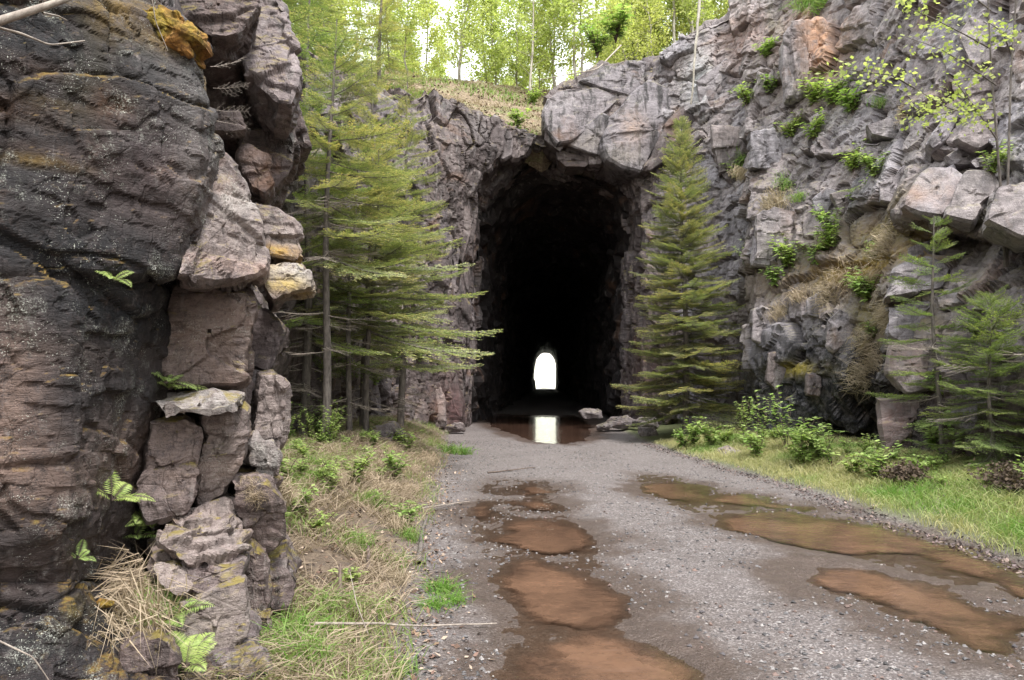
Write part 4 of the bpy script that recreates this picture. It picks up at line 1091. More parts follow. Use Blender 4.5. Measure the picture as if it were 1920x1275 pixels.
p = gr(650, 880)
fir('slender fir standing second from the rock in the left group', p.x, p.y, 5.6, 2.1, 1.25, (BR_BIG, BR_SML), (0.12, 0), 0.05, 0.095, toward_road, 2, 8, LG, seed=2)
p = gr(680, 872)
fir('slender fir reaching its sprays out in front of the tunnel mouth', p.x + .05, p.y, 5.4, 1.9, 2.05, (BR_BIG, BR_SML), (0.25, -0.3), 0.055, 0.075, lambda a, f: 0.45 + 0.62 * max(0, math.cos(a - R(-5))), 0, 5, LG, seed=3, power=.6)
fir('broad fir behind the slender trunks, left of the portal rock', -2.9, 15.5, 7.9, 1.5, 1.7, (BR_BIG, BR_SML), (0.1, 0), 0.08, 0.10, None, 3, 8, LG, seed=4)
fir('pale-tipped fir closest to the portal rock on the left', -2.55, 18.2, 8.6, 1.6, 1.5, (BR_BIG, BR_SML), (0.1, 0), 0.08, 0.105, None, 3, 6, LG, seed=5)
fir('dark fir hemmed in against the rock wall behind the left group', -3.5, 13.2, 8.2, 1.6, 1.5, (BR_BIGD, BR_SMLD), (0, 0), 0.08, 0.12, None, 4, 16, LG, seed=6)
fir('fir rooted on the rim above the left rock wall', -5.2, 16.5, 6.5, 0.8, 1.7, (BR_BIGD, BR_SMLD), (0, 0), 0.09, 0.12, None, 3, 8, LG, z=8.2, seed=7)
fir('fir rising behind the left rim with its trunk showing at the top', -5.6, 20.5, 7.5, 1.0, 1.8, (BR_BIG, BR_SML), (0, 0), 0.1, 0.13, None, 3, 8, LG, z=9.4, seed=8)
fir('fir on the rim left of the brown slope', -4.4, 25.5, 5.5, 0.6, 1.5, (BR_BIG, BR_SML), (0, 0), 0.08, 0.12, None, 2, 6, LG, z=10.6, seed=9)
fir('young orange-tinged fir leaning out over the upper left rock', -2.75, 7.6, 3.4, 0.3, 0.9, (BR_BIG, BR_SML), (0.5, -0.3), 0.05, 0.12, None, 2, 4, LG, z=4.3, seed=10)
p = gr(1287, 828)
fir('lone bright green conical fir right of the tunnel mouth', p.x, p.y, 8.15, 0.7, 1.5, (BR_BIG, BR_SML), (-0.03, 0), 0.085, 0.036, None, 2, 5, seed=12, power=.68, lmin=.26)
p = gr(1752, 905)
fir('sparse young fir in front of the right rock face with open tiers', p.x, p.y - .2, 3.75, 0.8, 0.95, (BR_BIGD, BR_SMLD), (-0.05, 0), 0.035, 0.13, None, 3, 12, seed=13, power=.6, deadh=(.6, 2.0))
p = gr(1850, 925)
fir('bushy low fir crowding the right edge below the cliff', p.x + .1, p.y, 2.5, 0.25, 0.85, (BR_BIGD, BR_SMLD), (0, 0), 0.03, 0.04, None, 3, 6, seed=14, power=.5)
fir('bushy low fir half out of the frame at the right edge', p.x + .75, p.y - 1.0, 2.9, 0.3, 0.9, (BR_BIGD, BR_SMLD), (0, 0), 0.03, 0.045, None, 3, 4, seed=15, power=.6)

# ---- young broadleaved trees on the hill
def leaf_cloud(b, centres, spread, n, size, g, m=1, flat=0.5):
    c = centres[g.integers(0, len(centres), n)]
    p = c + g.normal(0, 1, (n, 3)) * np.array(spread)
    d = unit(g.normal(0, 1, (n, 3)) * np.array([1, 1, flat]) + np.array([[0, 0, -0.3]]))
    sv = unit(np.cross(d, g.normal(0, 1, (n, 3))))
    L = size * g.uniform(0.6, 1.25, n)
    C = np.stack([np.zeros(n)] * 3 + [np.clip(g.normal(0.5, 0.3, n), 0, 1)], 1)
    b.blades(p, d, L, L * 0.75, sv, m, C)
def birch_mesh(seed, H, nl, size=0.075, low=0.15):
    g = np.random.default_rng(seed)
    bt, bl = Buf(), Buf()
    k = np.linspace(0, 1, 12)
    off = np.cumsum(g.normal(0, 0.05, (12, 2)), 0) + np.outer(k, g.normal(0, 0.3, 2))
    pts = np.stack([off[:, 0], off[:, 1], k * H], 1)
    bt.tube(pts, 0.045 * H / 7 * (1 - k) + 0.007, 6)
    cs = []
    for i in range(34):
        t = low + (1 - low) * (i / 34) * g.uniform(.9, 1.05); t = min(t, .98)
        p0 = np.array([np.interp(t, k, pts[:, j]) for j in range(3)])
        a = g.uniform(0, 6.28); L = (0.35 + 0.14 * H * (1 - t)) * g.uniform(0.6, 1.3)
        d = np.array([math.cos(a), math.sin(a), g.uniform(0.4, 1.1)])
        q = np.array([p0, p0 + d * L * .5 + g.normal(0, .03, 3), p0 + d * L + g.normal(0, .06, 3)])
        bt.tube(q, [0.012, 0.008, 0.003], 4)
        for u in (0.35, .6, .8, 1.0): cs.append(p0 + d * L * u + g.normal(0, .06, 3))
    leaf_cloud(bl, np.array(cs), (0.13, 0.13, 0.14), nl, size, g, 0)
    return bt.mesh('trunk', True), bl.mesh('crown')
BIRCH = [birch_mesh(60 + i, H, n, s) for i, (H, n, s) in enumerate([(7.5, 4200, .12), (9, 5000, .12), (6, 3600, .11), (8, 3400, .12), (4.5, 3200, .10), (3.2, 2600, .095)])]
for tm, cm in BIRCH:
    tm.materials.append(MATS['bark_pale']); cm.materials.append(MATS['hazy_spring_leaf'])
def hill_z(x, y):
    ok, loc, *_ = SC.ray_cast(DG, Vector((x, y, 40)), Vector((0, 0, -1)))
    return loc.z if ok else 14.0
def birch(x, y, v, label, group, sc=1.0, name='birch_tree', z=None, cat='tree'):
    t = tag(empty(name, (x, y, (hill_z(x, y) if z is None else z) - 0.1), random.uniform(0, 6.28)), label, cat, group)
    t.scale = (sc, sc, sc)
    for nm, me in zip(('trunk', 'crown'), BIRCH[v]):
        o = bpy.data.objects.new(nm, me); COL.objects.link(o); o.parent = t
    return t
g = random.Random(9)
n_ = 0
for i in range(150):
    y = 31.5 + 34 * (i / 150) ** 1.2
    u = g.uniform(-0.19, 0.42)
    x = u * y + g.uniform(-.5, .5)
    if abs(x + 0.065 * y) < 0.028 * y and i > 8: continue        # the bright gap in the canopy
    birch(x, y, g.choice([0, 1, 2, 3, 4, 5]), 'thin young tree with yellow-green spring leaves on the skyline above the tunnel', 'young trees along the skyline', g.uniform(.8, 1.25))
for i, (x, y, v, lab) in enumerate([(0.8, 30.5, 3, 'thin bare-stemmed tree leaning at the top of the brown slope'), (2.6, 31, 1, 'pair-stemmed young tree above the right boulder of the portal'),
                                    (-2.2, 30.5, 4, 'leafy shrub at the left end of the brown slope'), (5.4, 29, 4, 'yellow-green shrub on the rim above the big portal boulder'),
                                    (4.3, 28.5, 5, 'low yellow-green shrub beside the rim rocks over the portal'), (7.2, 28.5, 4, 'bushy young tree over the left end of the right cliff top'),
                                    (8.4, 27, 5, 'green shrub on the cliff top left of the orange slab'), (9.8, 25.5, 5, 'green shrub on the cliff top above the orange slab')]):
    birch(x, y, v, lab, None, 1.0, cat='shrub' if v > 3 else 'tree')
for i in range(16):
    x = g.uniform(-12, -6); y = g.uniform(20, 34)
    birch(x, y, g.choice([0, 2, 4]), 'young tree with pale green leaves in the wood behind the left rim', 'young trees behind the left rim', g.uniform(.8, 1.2))
for i in range(8):
    birch(g.uniform(12.5, 17), g.uniform(20, 29), g.choice([0, 1, 2]), 'young tree on the ground behind the right cliff top', 'young trees behind the right cliff', 1.0)

# ---- plants, ferns, tufts
def herb(seed, H, stems, leaf, nl):
    g = np.random.default_rng(seed); b = Buf()
    for s in range(stems):
        a = g.uniform(0, 6.28); l = H * g.uniform(.6, 1.1); o = g.uniform(0.15, 0.6)
        k = np.linspace(0, 1, 5)
        pts = np.stack([math.cos(a) * o * l * k ** 1.4, math.sin(a) * o * l * k ** 1.4, l * k * (1 - .15 * k)], 1)
        b.tube(pts, 0.004 - 0.0025 * k, 4, 0)
        n = nl; f = g.uniform(0.2, 1.0, n)
        base = np.stack([np.interp(f, k, pts[:, j]) for j in range(3)], 1)
        th = g.uniform(0, 6.28, n)
        d = unit(np.stack([np.cos(th), np.sin(th), g.uniform(-.2, .6, n)], 1))
        sv = unit(np.cross(d, [0, 0, 1.0]))
        L = leaf * g.uniform(.6, 1.3, n)
        C = np.stack([np.zeros(n)] * 3 + [np.clip(g.normal(.5, .3, n), 0, 1)], 1)
        b.blades(base + d * 0.01, d, L, L * 0.6, sv, 1, C, np.array([[0, 0, -0.02]]) * L[:, None] * 10)
    me = b.mesh('plant'); me.materials.append(MATS['twig_brown']); me.materials.append(MATS['plant_leaf']); return me
def fern(seed, H, fronds):
    g = np.random.default_rng(seed); b = Buf()
    for s in range(fronds):
        a = g.uniform(0, 6.28); l = H * g.uniform(.7, 1.1); o = g.uniform(0.5, 1.0)
        k = np.linspace(0, 1, 10)
        pts = np.stack([math.cos(a) * o * l * k, math.sin(a) * o * l * k, l * (0.85 * k - 0.55 * k ** 2.2)], 1)
        b.tube(pts, 0.003 - 0.002 * k, 3, 0)
        n = 26; f = np.linspace(0.12, 0.99, n)
        base = np.stack([np.interp(f, k, pts[:, j]) for j in range(3)], 1)
        tan = unit(np.stack([np.interp(f, k, np.gradient(pts[:, j])) for j in range(3)], 1))
        sd = unit(np.cross(tan, [0, 0, 1.0]))
        for sg in (-1, 1):
            L = l * 0.26 * np.sin(np.clip(f * 1.02, 0, 1) * math.pi) ** 0.7 * (1.15 - 0.6 * f) + 0.006
            d = unit(sd * sg + tan * 0.35 + g.normal(0, .05, (n, 3)))
            C = np.stack([np.zeros(n)] * 3 + [np.clip(g.normal(.45, .22, n), 0, 1)], 1)
            b.blades(base, d, L, l / 24 * 0.62, unit(tan), 1, C, np.array([[0, 0, -0.12]]) * L[:, None])
    me = b.mesh('fern'); me.materials.append(MATS['twig_brown']); me.materials.append(MATS['plant_leaf']); return me
def tuft(seed, H, n, droop, dry, spread=0.06, w=.006):
    g = np.random.default_rng(seed); b = Buf()
    a = g.uniform(0, 6.28, n); o = g.uniform(0.1, 0.8, n); l = H * g.uniform(.5, 1.1, n)
    base = np.stack([g.normal(0, spread, n), g.normal(0, spread, n), np.zeros(n)], 1)
    d1 = unit(np.stack([np.cos(a) * o, np.sin(a) * o, np.ones(n)], 1))
    d2 = unit(d1 + np.stack([np.cos(a) * .8, np.sin(a) * .8, -droop * np.ones(n)], 1) * g.uniform(.4, 1.2, (n, 1)))
    sv = unit(np.cross(d1, g.normal(0, 1, (n, 3))))
    m = base + d1 * (l * .5)[:, None]; e = m + d2 * (l * .6)[:, None]
    C = np.stack([np.zeros(n)] * 3 + [np.clip(dry + g.normal(0, .2, n), 0, 1)], 1)
    v = np.stack([base - sv * w / 2, base + sv * w / 2, m - sv * w / 2.2, m + sv * w / 2.2, e], 1).reshape(-1, 3)
    k = np.arange(n)[:, None] * 5
    T = np.concatenate([k + np.array([[0, 1, 3]]), k + np.array([[0, 3, 2]]), k + np.array([[2, 3, 4]])])
    b.add(v, T, 0, np.repeat(C, 5, 0))
    me = b.mesh('tuft'); me.materials.append(MATS['grass_blade' if dry < .6 else 'straw']); return me
HERB = [herb(1, .3, 14, .06, 20), herb(2, .42, 12, .065, 24), herb(3, .28, 16, .05, 18), herb(4, .8, 7, .06, 34)]
FERN = [fern(1, .5, 9), fern(2, .4, 6), fern(3, .6, 12)]
TUFT = [tuft(1, .3, 160, 1.2, .25), tuft(2, .3, 160, 1.4, .95), tuft(3, .45, 220, 2.2, .9, .09), tuft(4, .22, 140, .8, .1)]
def put(name, cat, mesh, px, py, sc, label, group=None, down=0.0, out=0.25, rot=None):
    loc, nor = hit(px, py)
    o = bpy.data.objects.new(name, mesh); COL.objects.link(o)
    o.location = loc - nor * 0.03
    if name == 'fern' and loc.y < 6: nor = (nor + Vector((0.2, -0.6, 0.3))).normalized(); o.location = loc + nor * 0.04
    up = (Vector((0, 0, 1 - down)) + nor * out).normalized()
    q = up.to_track_quat('Z', 'Y')
    o.rotation_euler = (q.to_matrix() @ Matrix.Rotation(random.uniform(0, 6.28) if rot is None else rot, 3, 'Z')).to_euler()
    if name == 'ledge_plant': sc *= 1.2
    if name == 'verge_plant': sc *= 1.5
    if name == 'fern' and sc < .5: sc *= 1.25
    if name == 'verge_plant' and px < 640: sc *= .6
    o.scale = (sc, sc, sc)
    return tag(o, label, cat, group)
H_, Fn, T_ = HERB, FERN, TUFT
for (m, px, py, sc, lab) in [
    (H_[1], 1480, 505, 2.0, 'tall bright green leafy plant on the sloping ledge right of the lone fir'), (H_[0], 1455, 540, 1.8, 'low green plant at the left end of the sloping ledge'),
    (H_[1], 1530, 505, 1.8, 'bright green plant in the middle of the sloping ledge'), (H_[1], 1560, 470, 1.7, 'green plant high on the sloping ledge of the right cliff'),
    (H_[1], 1630, 570, 1.8, 'bright green bush beside the yellow moss on the right cliff'), (H_[0], 1612, 560, 1.5, 'small green plant left of the bush beside the yellow moss'),
    (H_[0], 1635, 635, 1.2, 'small green plant above the hanging straw'), (H_[2], 1640, 490, 1.5, 'light green plant under the leaning boulders'),
    (H_[1], 1600, 325, 1.6, 'green plant between the middle ledge and the leaning boulders'), (H_[1], 1640, 335, 1.6, 'spreading light green plant left of the leaning boulders'),
    (H_[1], 1530, 205, 2.2, 'green plant right under the orange slab'), (H_[1], 1565, 205, 2.2, 'leafy plant on the ledge right of the orange slab'), (H_[0], 1600, 215, 2.2, 'low leafy plant along the upper ledge of the right cliff'),
    (H_[0], 1440, 180, 2.0, 'green plant left under the orange slab'), (H_[2], 1400, 200, 2.2, 'pale green plant on the upper ledge above the lone fir'), (H_[1], 1480, 265, 1.7, 'green plant beside the thin pale root on the right cliff'),
    (H_[1], 1525, 265, 1.7, 'green plant on the small upper step of the right cliff'), (H_[1], 1380, 340, 1.8, 'green plant at the right shoulder of the lone fir'), (H_[0], 1440, 110, 1.8, 'green growth in the crack left of the orange slab'),
    (H_[1], 1620, 400, 1.5, 'green plant in the middle of the right cliff'), (H_[1], 1560, 440, 1.7, 'green plant in the cleft over the sloping ledge'), (H_[3], 1405, 510, 1.0, 'leafy stem in the crack right of the lone fir'),
    (H_[0], 1155, 80, 3.0, 'bright green plant on the rim stones above the portal boulder'), (H_[2], 1120, 108, 3.0, 'low green plant among rim stones above the portal'), (H_[0], 970, 240, 2.2, 'small bright green plant at the foot of the brown slope'),
    (H_[0], 1000, 195, 2.0, 'green sprout in the middle of the brown slope'), (H_[1], 1860, 330, 1.3, 'small leafy plant between boulders at the right edge'), (H_[1], 1835, 640, 1.2, 'green leafy plant behind the sparse young fir'),
    (H_[1], 1770, 745, 1.3, 'bright green plant at the trunk of the sparse young fir')]:
    put('ledge_plant', 'plant', m, px, py, sc, lab)
for (m, px, py, sc, lab) in [
    (T_[2], 1400, 320, 1.7, 'dry drooping grass tuft on the top of the left pillar of the right cliff'), (T_[0], 1395, 300, 1.8, 'green-topped grass tuft over the left pillar of the right cliff'), (T_[2], 1455, 385, 1.7, 'straw tuft hanging over the middle ledge'),
    (T_[0], 1470, 350, 1.7, 'green grass tuft on the middle ledge of the right cliff'), (T_[0], 1500, 375, 1.5, 'grass tuft at the right end of the middle ledge'), (T_[2], 1620, 650, 1.5, 'long hanging straw above the dark hollow'),
    (T_[2], 1605, 710, 1.4, 'lower end of hanging straw beside the dark hollow'), (T_[2], 1640, 680, 1.3, 'straw beard on the right side of the dark hollow'), (T_[1], 1500, 560, 1.8, 'dry grass on the lower lip of the sloping ledge'),
    (T_[2], 1460, 590, 1.3, 'straw hanging from the left lip of the sloping ledge'), (T_[2], 1545, 560, 1.4, 'straw among stones in the middle of the slope'), (T_[2], 1590, 520, 1.6, 'dry grass beside the yellow moss'),
    (T_[2], 1660, 460, 1.4, 'dry roots under the leaning boulders'), (T_[2], 1650, 520, 1.4, 'dry roots above the blocky pillar'), (T_[1], 1480, 245, 1.5, 'dry tuft on the upper step'), (T_[2], 1665, 590, 1.2, 'straw beside the blocky pillar'),
    (T_[1], 1550, 455, 1.5, 'dry tuft in the cleft over the sloping ledge'), (T_[0], 1650, 200, 1.6, 'grass tuft under the maple twigs'), (T_[1], 1700, 215, 1.4, 'dry tuft right of the maple twigs'),
    (T_[0], 1510, 10, 2.4, 'green grass patch on the cliff top over the orange slab'), (T_[0], 1545, 8, 2.4, 'grass patch on the cliff top right of the orange slab'), (T_[2], 230, 1130, .9, 'reddish straw hanging off the corner of the dark rock'), (T_[2], 260, 1170, .9, 'straw trailing down beside the ferns at lower left'),
    (T_[2], 480, 925, .3, 'tangle of dry roots on the rock at the foot of the stepped wall'), (T_[1], 530, 930, .8, 'dry tuft at the foot of the stepped wall')]:
    put('grass_tuft', 'grass tuft', m, px, py, sc, lab, down=0.9 if m is T_[2] else 0.2, out=0.8)
for (m, px, py, sc, lab) in [
    (Fn[1], 308, 735, .5, 'fern in the cleft above the pale ledge slab'), (Fn[1], 300, 720, .36, 'fern leaning on the corner of the black stained rock'), (Fn[0], 262, 985, .42, 'bright fern in the cleft beside the layered pale rock'), (Fn[1], 250, 1010, .36, 'fern just below the bright one in the cleft'),
    (Fn[1], 200, 940, .42, 'fern hanging from the dark rock by the cleft'), (Fn[2], 330, 1170, .4, 'tall fern growing down the cleft at lower left'), (Fn[0], 350, 1250, .42, 'broad fern at the bottom left of the frame'), (Fn[1], 312, 1120, .34, 'small fern at the side of the smooth low rock'),
    (Fn[1], 210, 520, .25, 'tiny fern under the black horizontal crack'), (Fn[1], 140, 1050, .2, 'single frond in the diagonal crack of the dark rock'), (Fn[1], 535, 590, .3, 'small fern under the mossy ledge'),
    (Fn[0], 560, 830, .6, 'fern in the shade at the foot of the nearest fir'), (Fn[1], 600, 690, .6, 'shaded fern on the wall behind the nearest fir'),
    (Fn[0], 1710, 850, 1.0, 'bright fern at the foot of the blocky pillar'), (Fn[2], 1730, 880, 1.0, 'largest fern by the right grass edge'), (Fn[0], 1690, 880, .8, 'fern left of the largest one by the grass edge'),
    (Fn[1], 1540, 440, 1.0, 'fern in the upper cleft of the right cliff'), (Fn[1], 1600, 360, 1.0, 'fern over the middle ledge of the right cliff'), (Fn[0], 1800, 790, .9, 'fern among the low firs on the right')]:
    put('fern', 'fern', m, px, py, sc, lab, out=0.6)
for (m, px, py, sc, lab) in [
    (H_[3], 1430, 838, 1.1, 'thin leafy sapling on the verge right of the lone fir'), (H_[3], 1475, 848, 1.2, 'tall leafy sapling in the middle of the right verge'), (H_[3], 1395, 822, .9, 'leafy stem at the foot of the lone fir'),
    (H_[1], 1300, 838, 1.3, 'low bright plant at the left end of the right verge'), (H_[1], 1335, 842, 1.3, 'low bright plant beside the verge boulder'), (H_[0], 1280, 842, 1.2, 'small plant at the tip of the right verge'), (H_[1], 1420, 862, 1.2, 'low bright plant right of the verge boulder'),
    (H_[1], 1500, 872, 1.5, 'dense green plant in the middle of the right verge'), (H_[1], 1540, 868, 1.4, 'dense green plant left of the dark hollow'), (H_[3], 1560, 880, .8, 'leafy stem at the left side of the dark hollow'), (H_[1], 1640, 905, 1.1, 'green plant in front of the dark hollow'),
    (H_[0], 1600, 895, 1.0, 'low plant in front of the dark hollow'), (H_[1], 1750, 850, 1.2, 'green plant at the foot of the sparse young fir'), (H_[1], 1800, 860, 1.3, 'green plant between the right firs'), (H_[3], 1245, 790, 1.1, 'leafy stem left of the lone fir trunk'),
    (H_[1], 620, 925, .8, 'bright leafy sprig at the foot of the nearest fir'), (H_[1], 665, 910, .8, 'bright leafy sprig beside the slender trunks'), (H_[1], 700, 730, 1.5, 'leafy green bush in front of the wall behind the left firs'), (H_[1], 740, 700, 1.6, 'leafy green bush left of the pointed stone'),
    (H_[3], 780, 690, 1.3, 'leafy branches over the pointed stone'), (H_[0], 760, 850, 1.2, 'low plant on the left bank below the pointed stone'), (H_[0], 740, 900, 1.0, 'low plant in the middle of the left bank'), (H_[2], 600, 1000, .9, 'small plant among straw on the left bank'),
    (H_[0], 560, 900, 1.0, 'green plant between stepped wall and nearest fir'), (H_[0], 565, 860, 1.2, 'green plant in the shade of the nearest fir')]:
    put('verge_plant', 'plant', m, px, py, sc, lab, out=0.1)
for (m, px, py, sc, lab) in [
    (T_[3], 845, 850, 1.8, 'bright green tuft at the left road edge near the portal'), (T_[3], 870, 852, 1.5, 'green tuft on the road edge under the portal rock'), (T_[3], 830, 1110, 1.0, 'bright green tuft at the left road edge in the foreground'), (T_[3], 850, 1130, .8, 'small green tuft on the gravel edge in the foreground'),
    (T_[3], 815, 1140, .8, 'small green tuft left of the gravel edge'), (T_[0], 625, 1150, 1.0, 'upright bright green grass beside the low rocks'), (T_[3], 560, 1190, 1.1, 'bright green grass at the foot of the low dark rock'), (T_[0], 540, 1230, 1.1, 'lush grass clump at the bottom left of the bank'),
    (T_[3], 745, 1262, .8, 'green tuft at the bottom edge of the bank'), (T_[0], 765, 1010, .9, 'thin green tuft above the lying log'), (T_[0], 575, 1245, 1.0, 'grass clump right of the lush one at bottom left'), (T_[1], 800, 870, 1.6, 'straw tuft on the bank by the pointed stone')]:
    put('grass_tuft', 'grass tuft', m, px, py, sc, lab, out=0.0)

for i in range(46):       # low leafy growth filling the verge towards the cliff foot
    y = 8.5 + 8.5 * random.random(); x = float(np.interp(y, *EDGE_R)) + .75 + 1.7 * random.random() ** .8
    if x > 6.2: continue
    o = bpy.data.objects.new('verge_plant', random.choice([H_[0], H_[1], H_[2], H_[1]])); COL.objects.link(o)
    o.location = (x, y, gz(x, y) - .02); o.rotation_euler = (0, 0, random.uniform(0, 6.28)); s_ = random.uniform(.7, 1.25); o.scale = (s_,) * 3
    tag(o, 'low leafy green plant in the mixed growth between the right grass and the cliff foot', 'plant', 'low plants along the right cliff foot')
for i in range(58):       # tall mixed growth against the left rocks and under the firs
    y = 5.0 + 12 * random.random(); x = -1.55 - 0.17 * (y - 5) - (.5 + .08 * y) * random.random()
    k_ = random.random()
    m, nm, cat, lab, grp = ((H_[3], 'bank_sapling', 'sapling', 'thin leafy sapling in the shade under the left firs', 'saplings under the left firs') if k_ < .3 else
        (H_[1], 'bank_plant', 'plant', 'leafy bushy plant in the growth under the left firs', 'bushy plants under the left firs') if k_ < .6 else
        (Fn[0], 'fern', 'fern', 'fern in the shade under the left firs', 'ferns under the left firs') if k_ < .8 else (T_[0], 'grass_tuft', 'grass tuft', 'tall grass tuft against the left rocks under the firs', 'grass tufts under the left firs'))
    o = bpy.data.objects.new(nm, m); COL.objects.link(o)
    o.location = (x, y, gz(x, y) - .01); o.rotation_euler = (0, 0, random.uniform(0, 6.28)); s_ = random.uniform(.7, 1.1) * (.75 + .03 * y); o.scale = (s_,) * 3
    tag(o, lab, cat, grp)
for i in range(60):       # left bank
    y = 4.2 + 12 * random.random() ** 1.2; x = float(np.clip(-0.45 - 0.07 * (y - 4), -1.9, -.35)) - .25 - 1.6 * random.random()
    if y < 5.5 and x < -1.2: continue
    kind = random.random()
    m = T_[1] if kind < .5 else (T_[0] if kind < .75 else H_[random.choice([0, 2])])
    nm = 'grass_tuft' if kind < .75 else 'bank_plant'
    o = bpy.data.objects.new(nm, m); COL.objects.link(o)
    o.location = (x, y, gz(x, y) - .01); o.rotation_euler = (0, 0, random.uniform(0, 6.28)); s_ = random.uniform(.6, 1.15); o.scale = (s_,) * 3
    tag(o, 'dry straw tuft on the left bank' if kind < .5 else ('thin green tuft in the straw of the left bank' if kind < .75 else 'small leafy plant in the straw of the left bank'), 'grass tuft' if kind < .75 else 'plant', 'dry tufts on the left bank' if kind < .5 else ('green tufts on the left bank' if kind < .75 else 'small plants on the left bank'))
def dead_bush(px, py, sc, lab, seed):
    g = np.random.default_rng(seed); bs, bf = Buf(), Buf(); cs = []
    for i in range(40):
        a = g.uniform(0, 6.28); o = g.uniform(.2, 1.2); l = g.uniform(.35, .8) * sc; k = np.linspace(0, 1, 6)
        pts = np.stack([math.cos(a) * o * l * k, math.sin(a) * o * l * k, l * k * (1 - .45 * k)], 1) + g.normal(0, .02, (6, 3)) * k[:, None]
        bs.tube(pts, .005 - .003 * k, 4); cs += list(pts[2:])
    leaf_cloud(bf, np.array(cs), (.07, .07, .06), 1500, .05, g, 0, .6)
    loc, nor = hit(px, py)
    t = tag(empty('dead_bush', loc), lab, 'bush')
    link('stem', bs.mesh('stem'), t, 'twig_brown'); link('foliage', bf.mesh('foliage'), t, 'dead_leaf')
dead_bush(1905, 930, .6, 'brown withered bush at the right edge of the frame', 2)
dead_bush(1700, 905, .4, 'small reddish brown withered bush beside the largest fern', 3)
# ---- grass verge, straw, leaf litter, gravel
def scatter(n, x0, x1, y0, y1, keep, seed, ybias=1.0):
    g = np.random.default_rng(seed)
    x = g.uniform(x0, x1, n); y = y0 + (y1 - y0) * g.random(n) ** ybias
    m = keep(x, y, g)
    x, y = x[m], y[m]
    return np.stack([x, y, ground_z(x, y)], 1), g
def grass_mesh(name, P, g, H, w, dry, mat, lie=0.0):
    n = len(P); b = Buf()
    a = g.uniform(0, 6.28, n); l = H * g.uniform(.4, 1.15, n)
    tilt = g.uniform(.1, .8, n) + lie
    d1 = unit(np.stack([np.cos(a) * tilt, np.sin(a) * tilt, np.ones(n) * (1 if lie < 1 else .25)], 1))
    d2 = unit(d1 + np.stack([np.cos(a), np.sin(a), -g.uniform(.2, 1.0, n)], 1) * .7)
    sv = unit(np.cross(d1, g.normal(0, 1, (n, 3))))
    m = P + d1 * (l * .5)[:, None]; e = m + d2 * (l * .5)[:, None]
    C = np.stack([np.zeros(n)] * 3 + [np.clip(dry + g.normal(0, .18, n), 0, 1)], 1)
    v = np.stack([P - sv * w / 2, P + sv * w / 2, m - sv * w / 2.2, m + sv * w / 2.2, e], 1).reshape(-1, 3)
    k = np.arange(n)[:, None] * 5
    T = np.concatenate([k + np.array([[0, 1, 3]]), k + np.array([[0, 3, 2]]), k + np.array([[2, 3, 4]])])
    b.add(v, T, 0, np.repeat(C, 5, 0))
    me = b.mesh(name); me.materials.append(MATS[mat]); return me
def eR(y): return np.interp(y, *EDGE_R)
def eLf(y): return np.clip(-0.45 - 0.07 * (y - 4), -1.9, -0.35)
def nz2(x, y, s, k): return fbm(np.stack([x * k, y * k, x * 0], 1), s, 3)
P, g = scatter(80000, 3.2, 7.2, 5.0, 19, lambda x, y, g: (x > eR(y) + 0.12 + .25 * g.random(len(x)) ** 2 + .1 * nz2(x, y, 3, 1.1)) & (x < 6.9) & (nz2(x, y, 5, 2.0) + .75 > 1.2 * g.random(len(x)) ** 2) , 3, 1.3)
dry = np.clip(0.38 + 1.5 * nz2(P[:, 0], P[:, 1], 7, 0.8) + 0.5 * sstep((P[:, 1] - 7.5) / 6) - 0.3 * sstep((8.5 - P[:, 1]) / 2) + 0.5 * sstep(1 - (P[:, 0] - eR(P[:, 1]) - .15) / .4), 0.0, 1)
o = link('grass', grass_mesh('grass', P, g, np.where(P[:, 1] < 9, 0.24, 0.19) * (0.5 + .5 * sstep((P[:, 0] - eR(P[:, 1])) / .7)), 0.007, dry, 'grass_blade'))
tag(o, 'mixed green and straw-coloured grass along the right road edge', 'grass', kind='stuff')
P, g = scatter(60000, -4.6, -0.5, 3.6, 22, lambda x, y, g: (x < eLf(y) - .1 - .35 * g.random(len(x))) & (nz2(x, y, 15, 1.6) > -.4 + .3 * g.random(len(x))), 13, 1.7)
o = link('dry_grass', grass_mesh('dry_grass', P, g, 0.31, 0.0058, 0.55, 'straw', 0.8))
tag(o, 'flattened dry straw on the left bank', 'dry grass', kind='stuff')
P, g = scatter(46000, -4.6, -0.4, 3.6, 24, lambda x, y, g: (x < eLf(y) - .3 * g.random(len(x))) & (nz2(x, y, 25, 1.3) > .0), 23, 1.5)
o = link('grass', grass_mesh('grass', P, g, 0.2, 0.006, 0.42, 'grass_blade'))
tag(o, 'thin green grass growing through straw on the left bank', 'grass', kind='stuff')
def litter(name, P, g, size, cols, lab):
    n = len(P); b = Buf()
    a = g.uniform(0, 6.28, n)
    d = unit(np.stack([np.cos(a), np.sin(a), g.uniform(-.15, .5, n)], 1)); sv = unit(np.cross(d, unit(np.array([[0, 0, 1.0]]) + g.normal(0, .45, (n, 3)))))
    L = size * g.uniform(.5, 1.2, n)
    C = np.array(cols)[g.integers(0, len(cols), n)] * g.uniform(.6, 1.3, (n, 1)); C = np.concatenate([C, np.ones((n, 1))], 1)
    b.blades(P + np.array([[0, 0, .006]]), d, L, L * .6, sv, 0, C, np.array([[0, 0, 1.0]]) * (L * g.uniform(-.2, .4, n))[:, None])
    me = b.mesh(name); me.materials.append(MATS['litter']); o = link(name, me); tag(o, lab, 'leaf litter', kind='stuff')
LC = [(0.2, .13, .09), (.3, .21, .15), (.36, .28, .22), (.1, .065, .05), (.16, .1, .08), (.07, .05, .045)]
P, g = scatter(17000, -4.5, 0.2, 3.5, 20, lambda x, y, g: (x < eLf(y) + .35 * g.random(len(x)) ** 2), 33, 1.6)
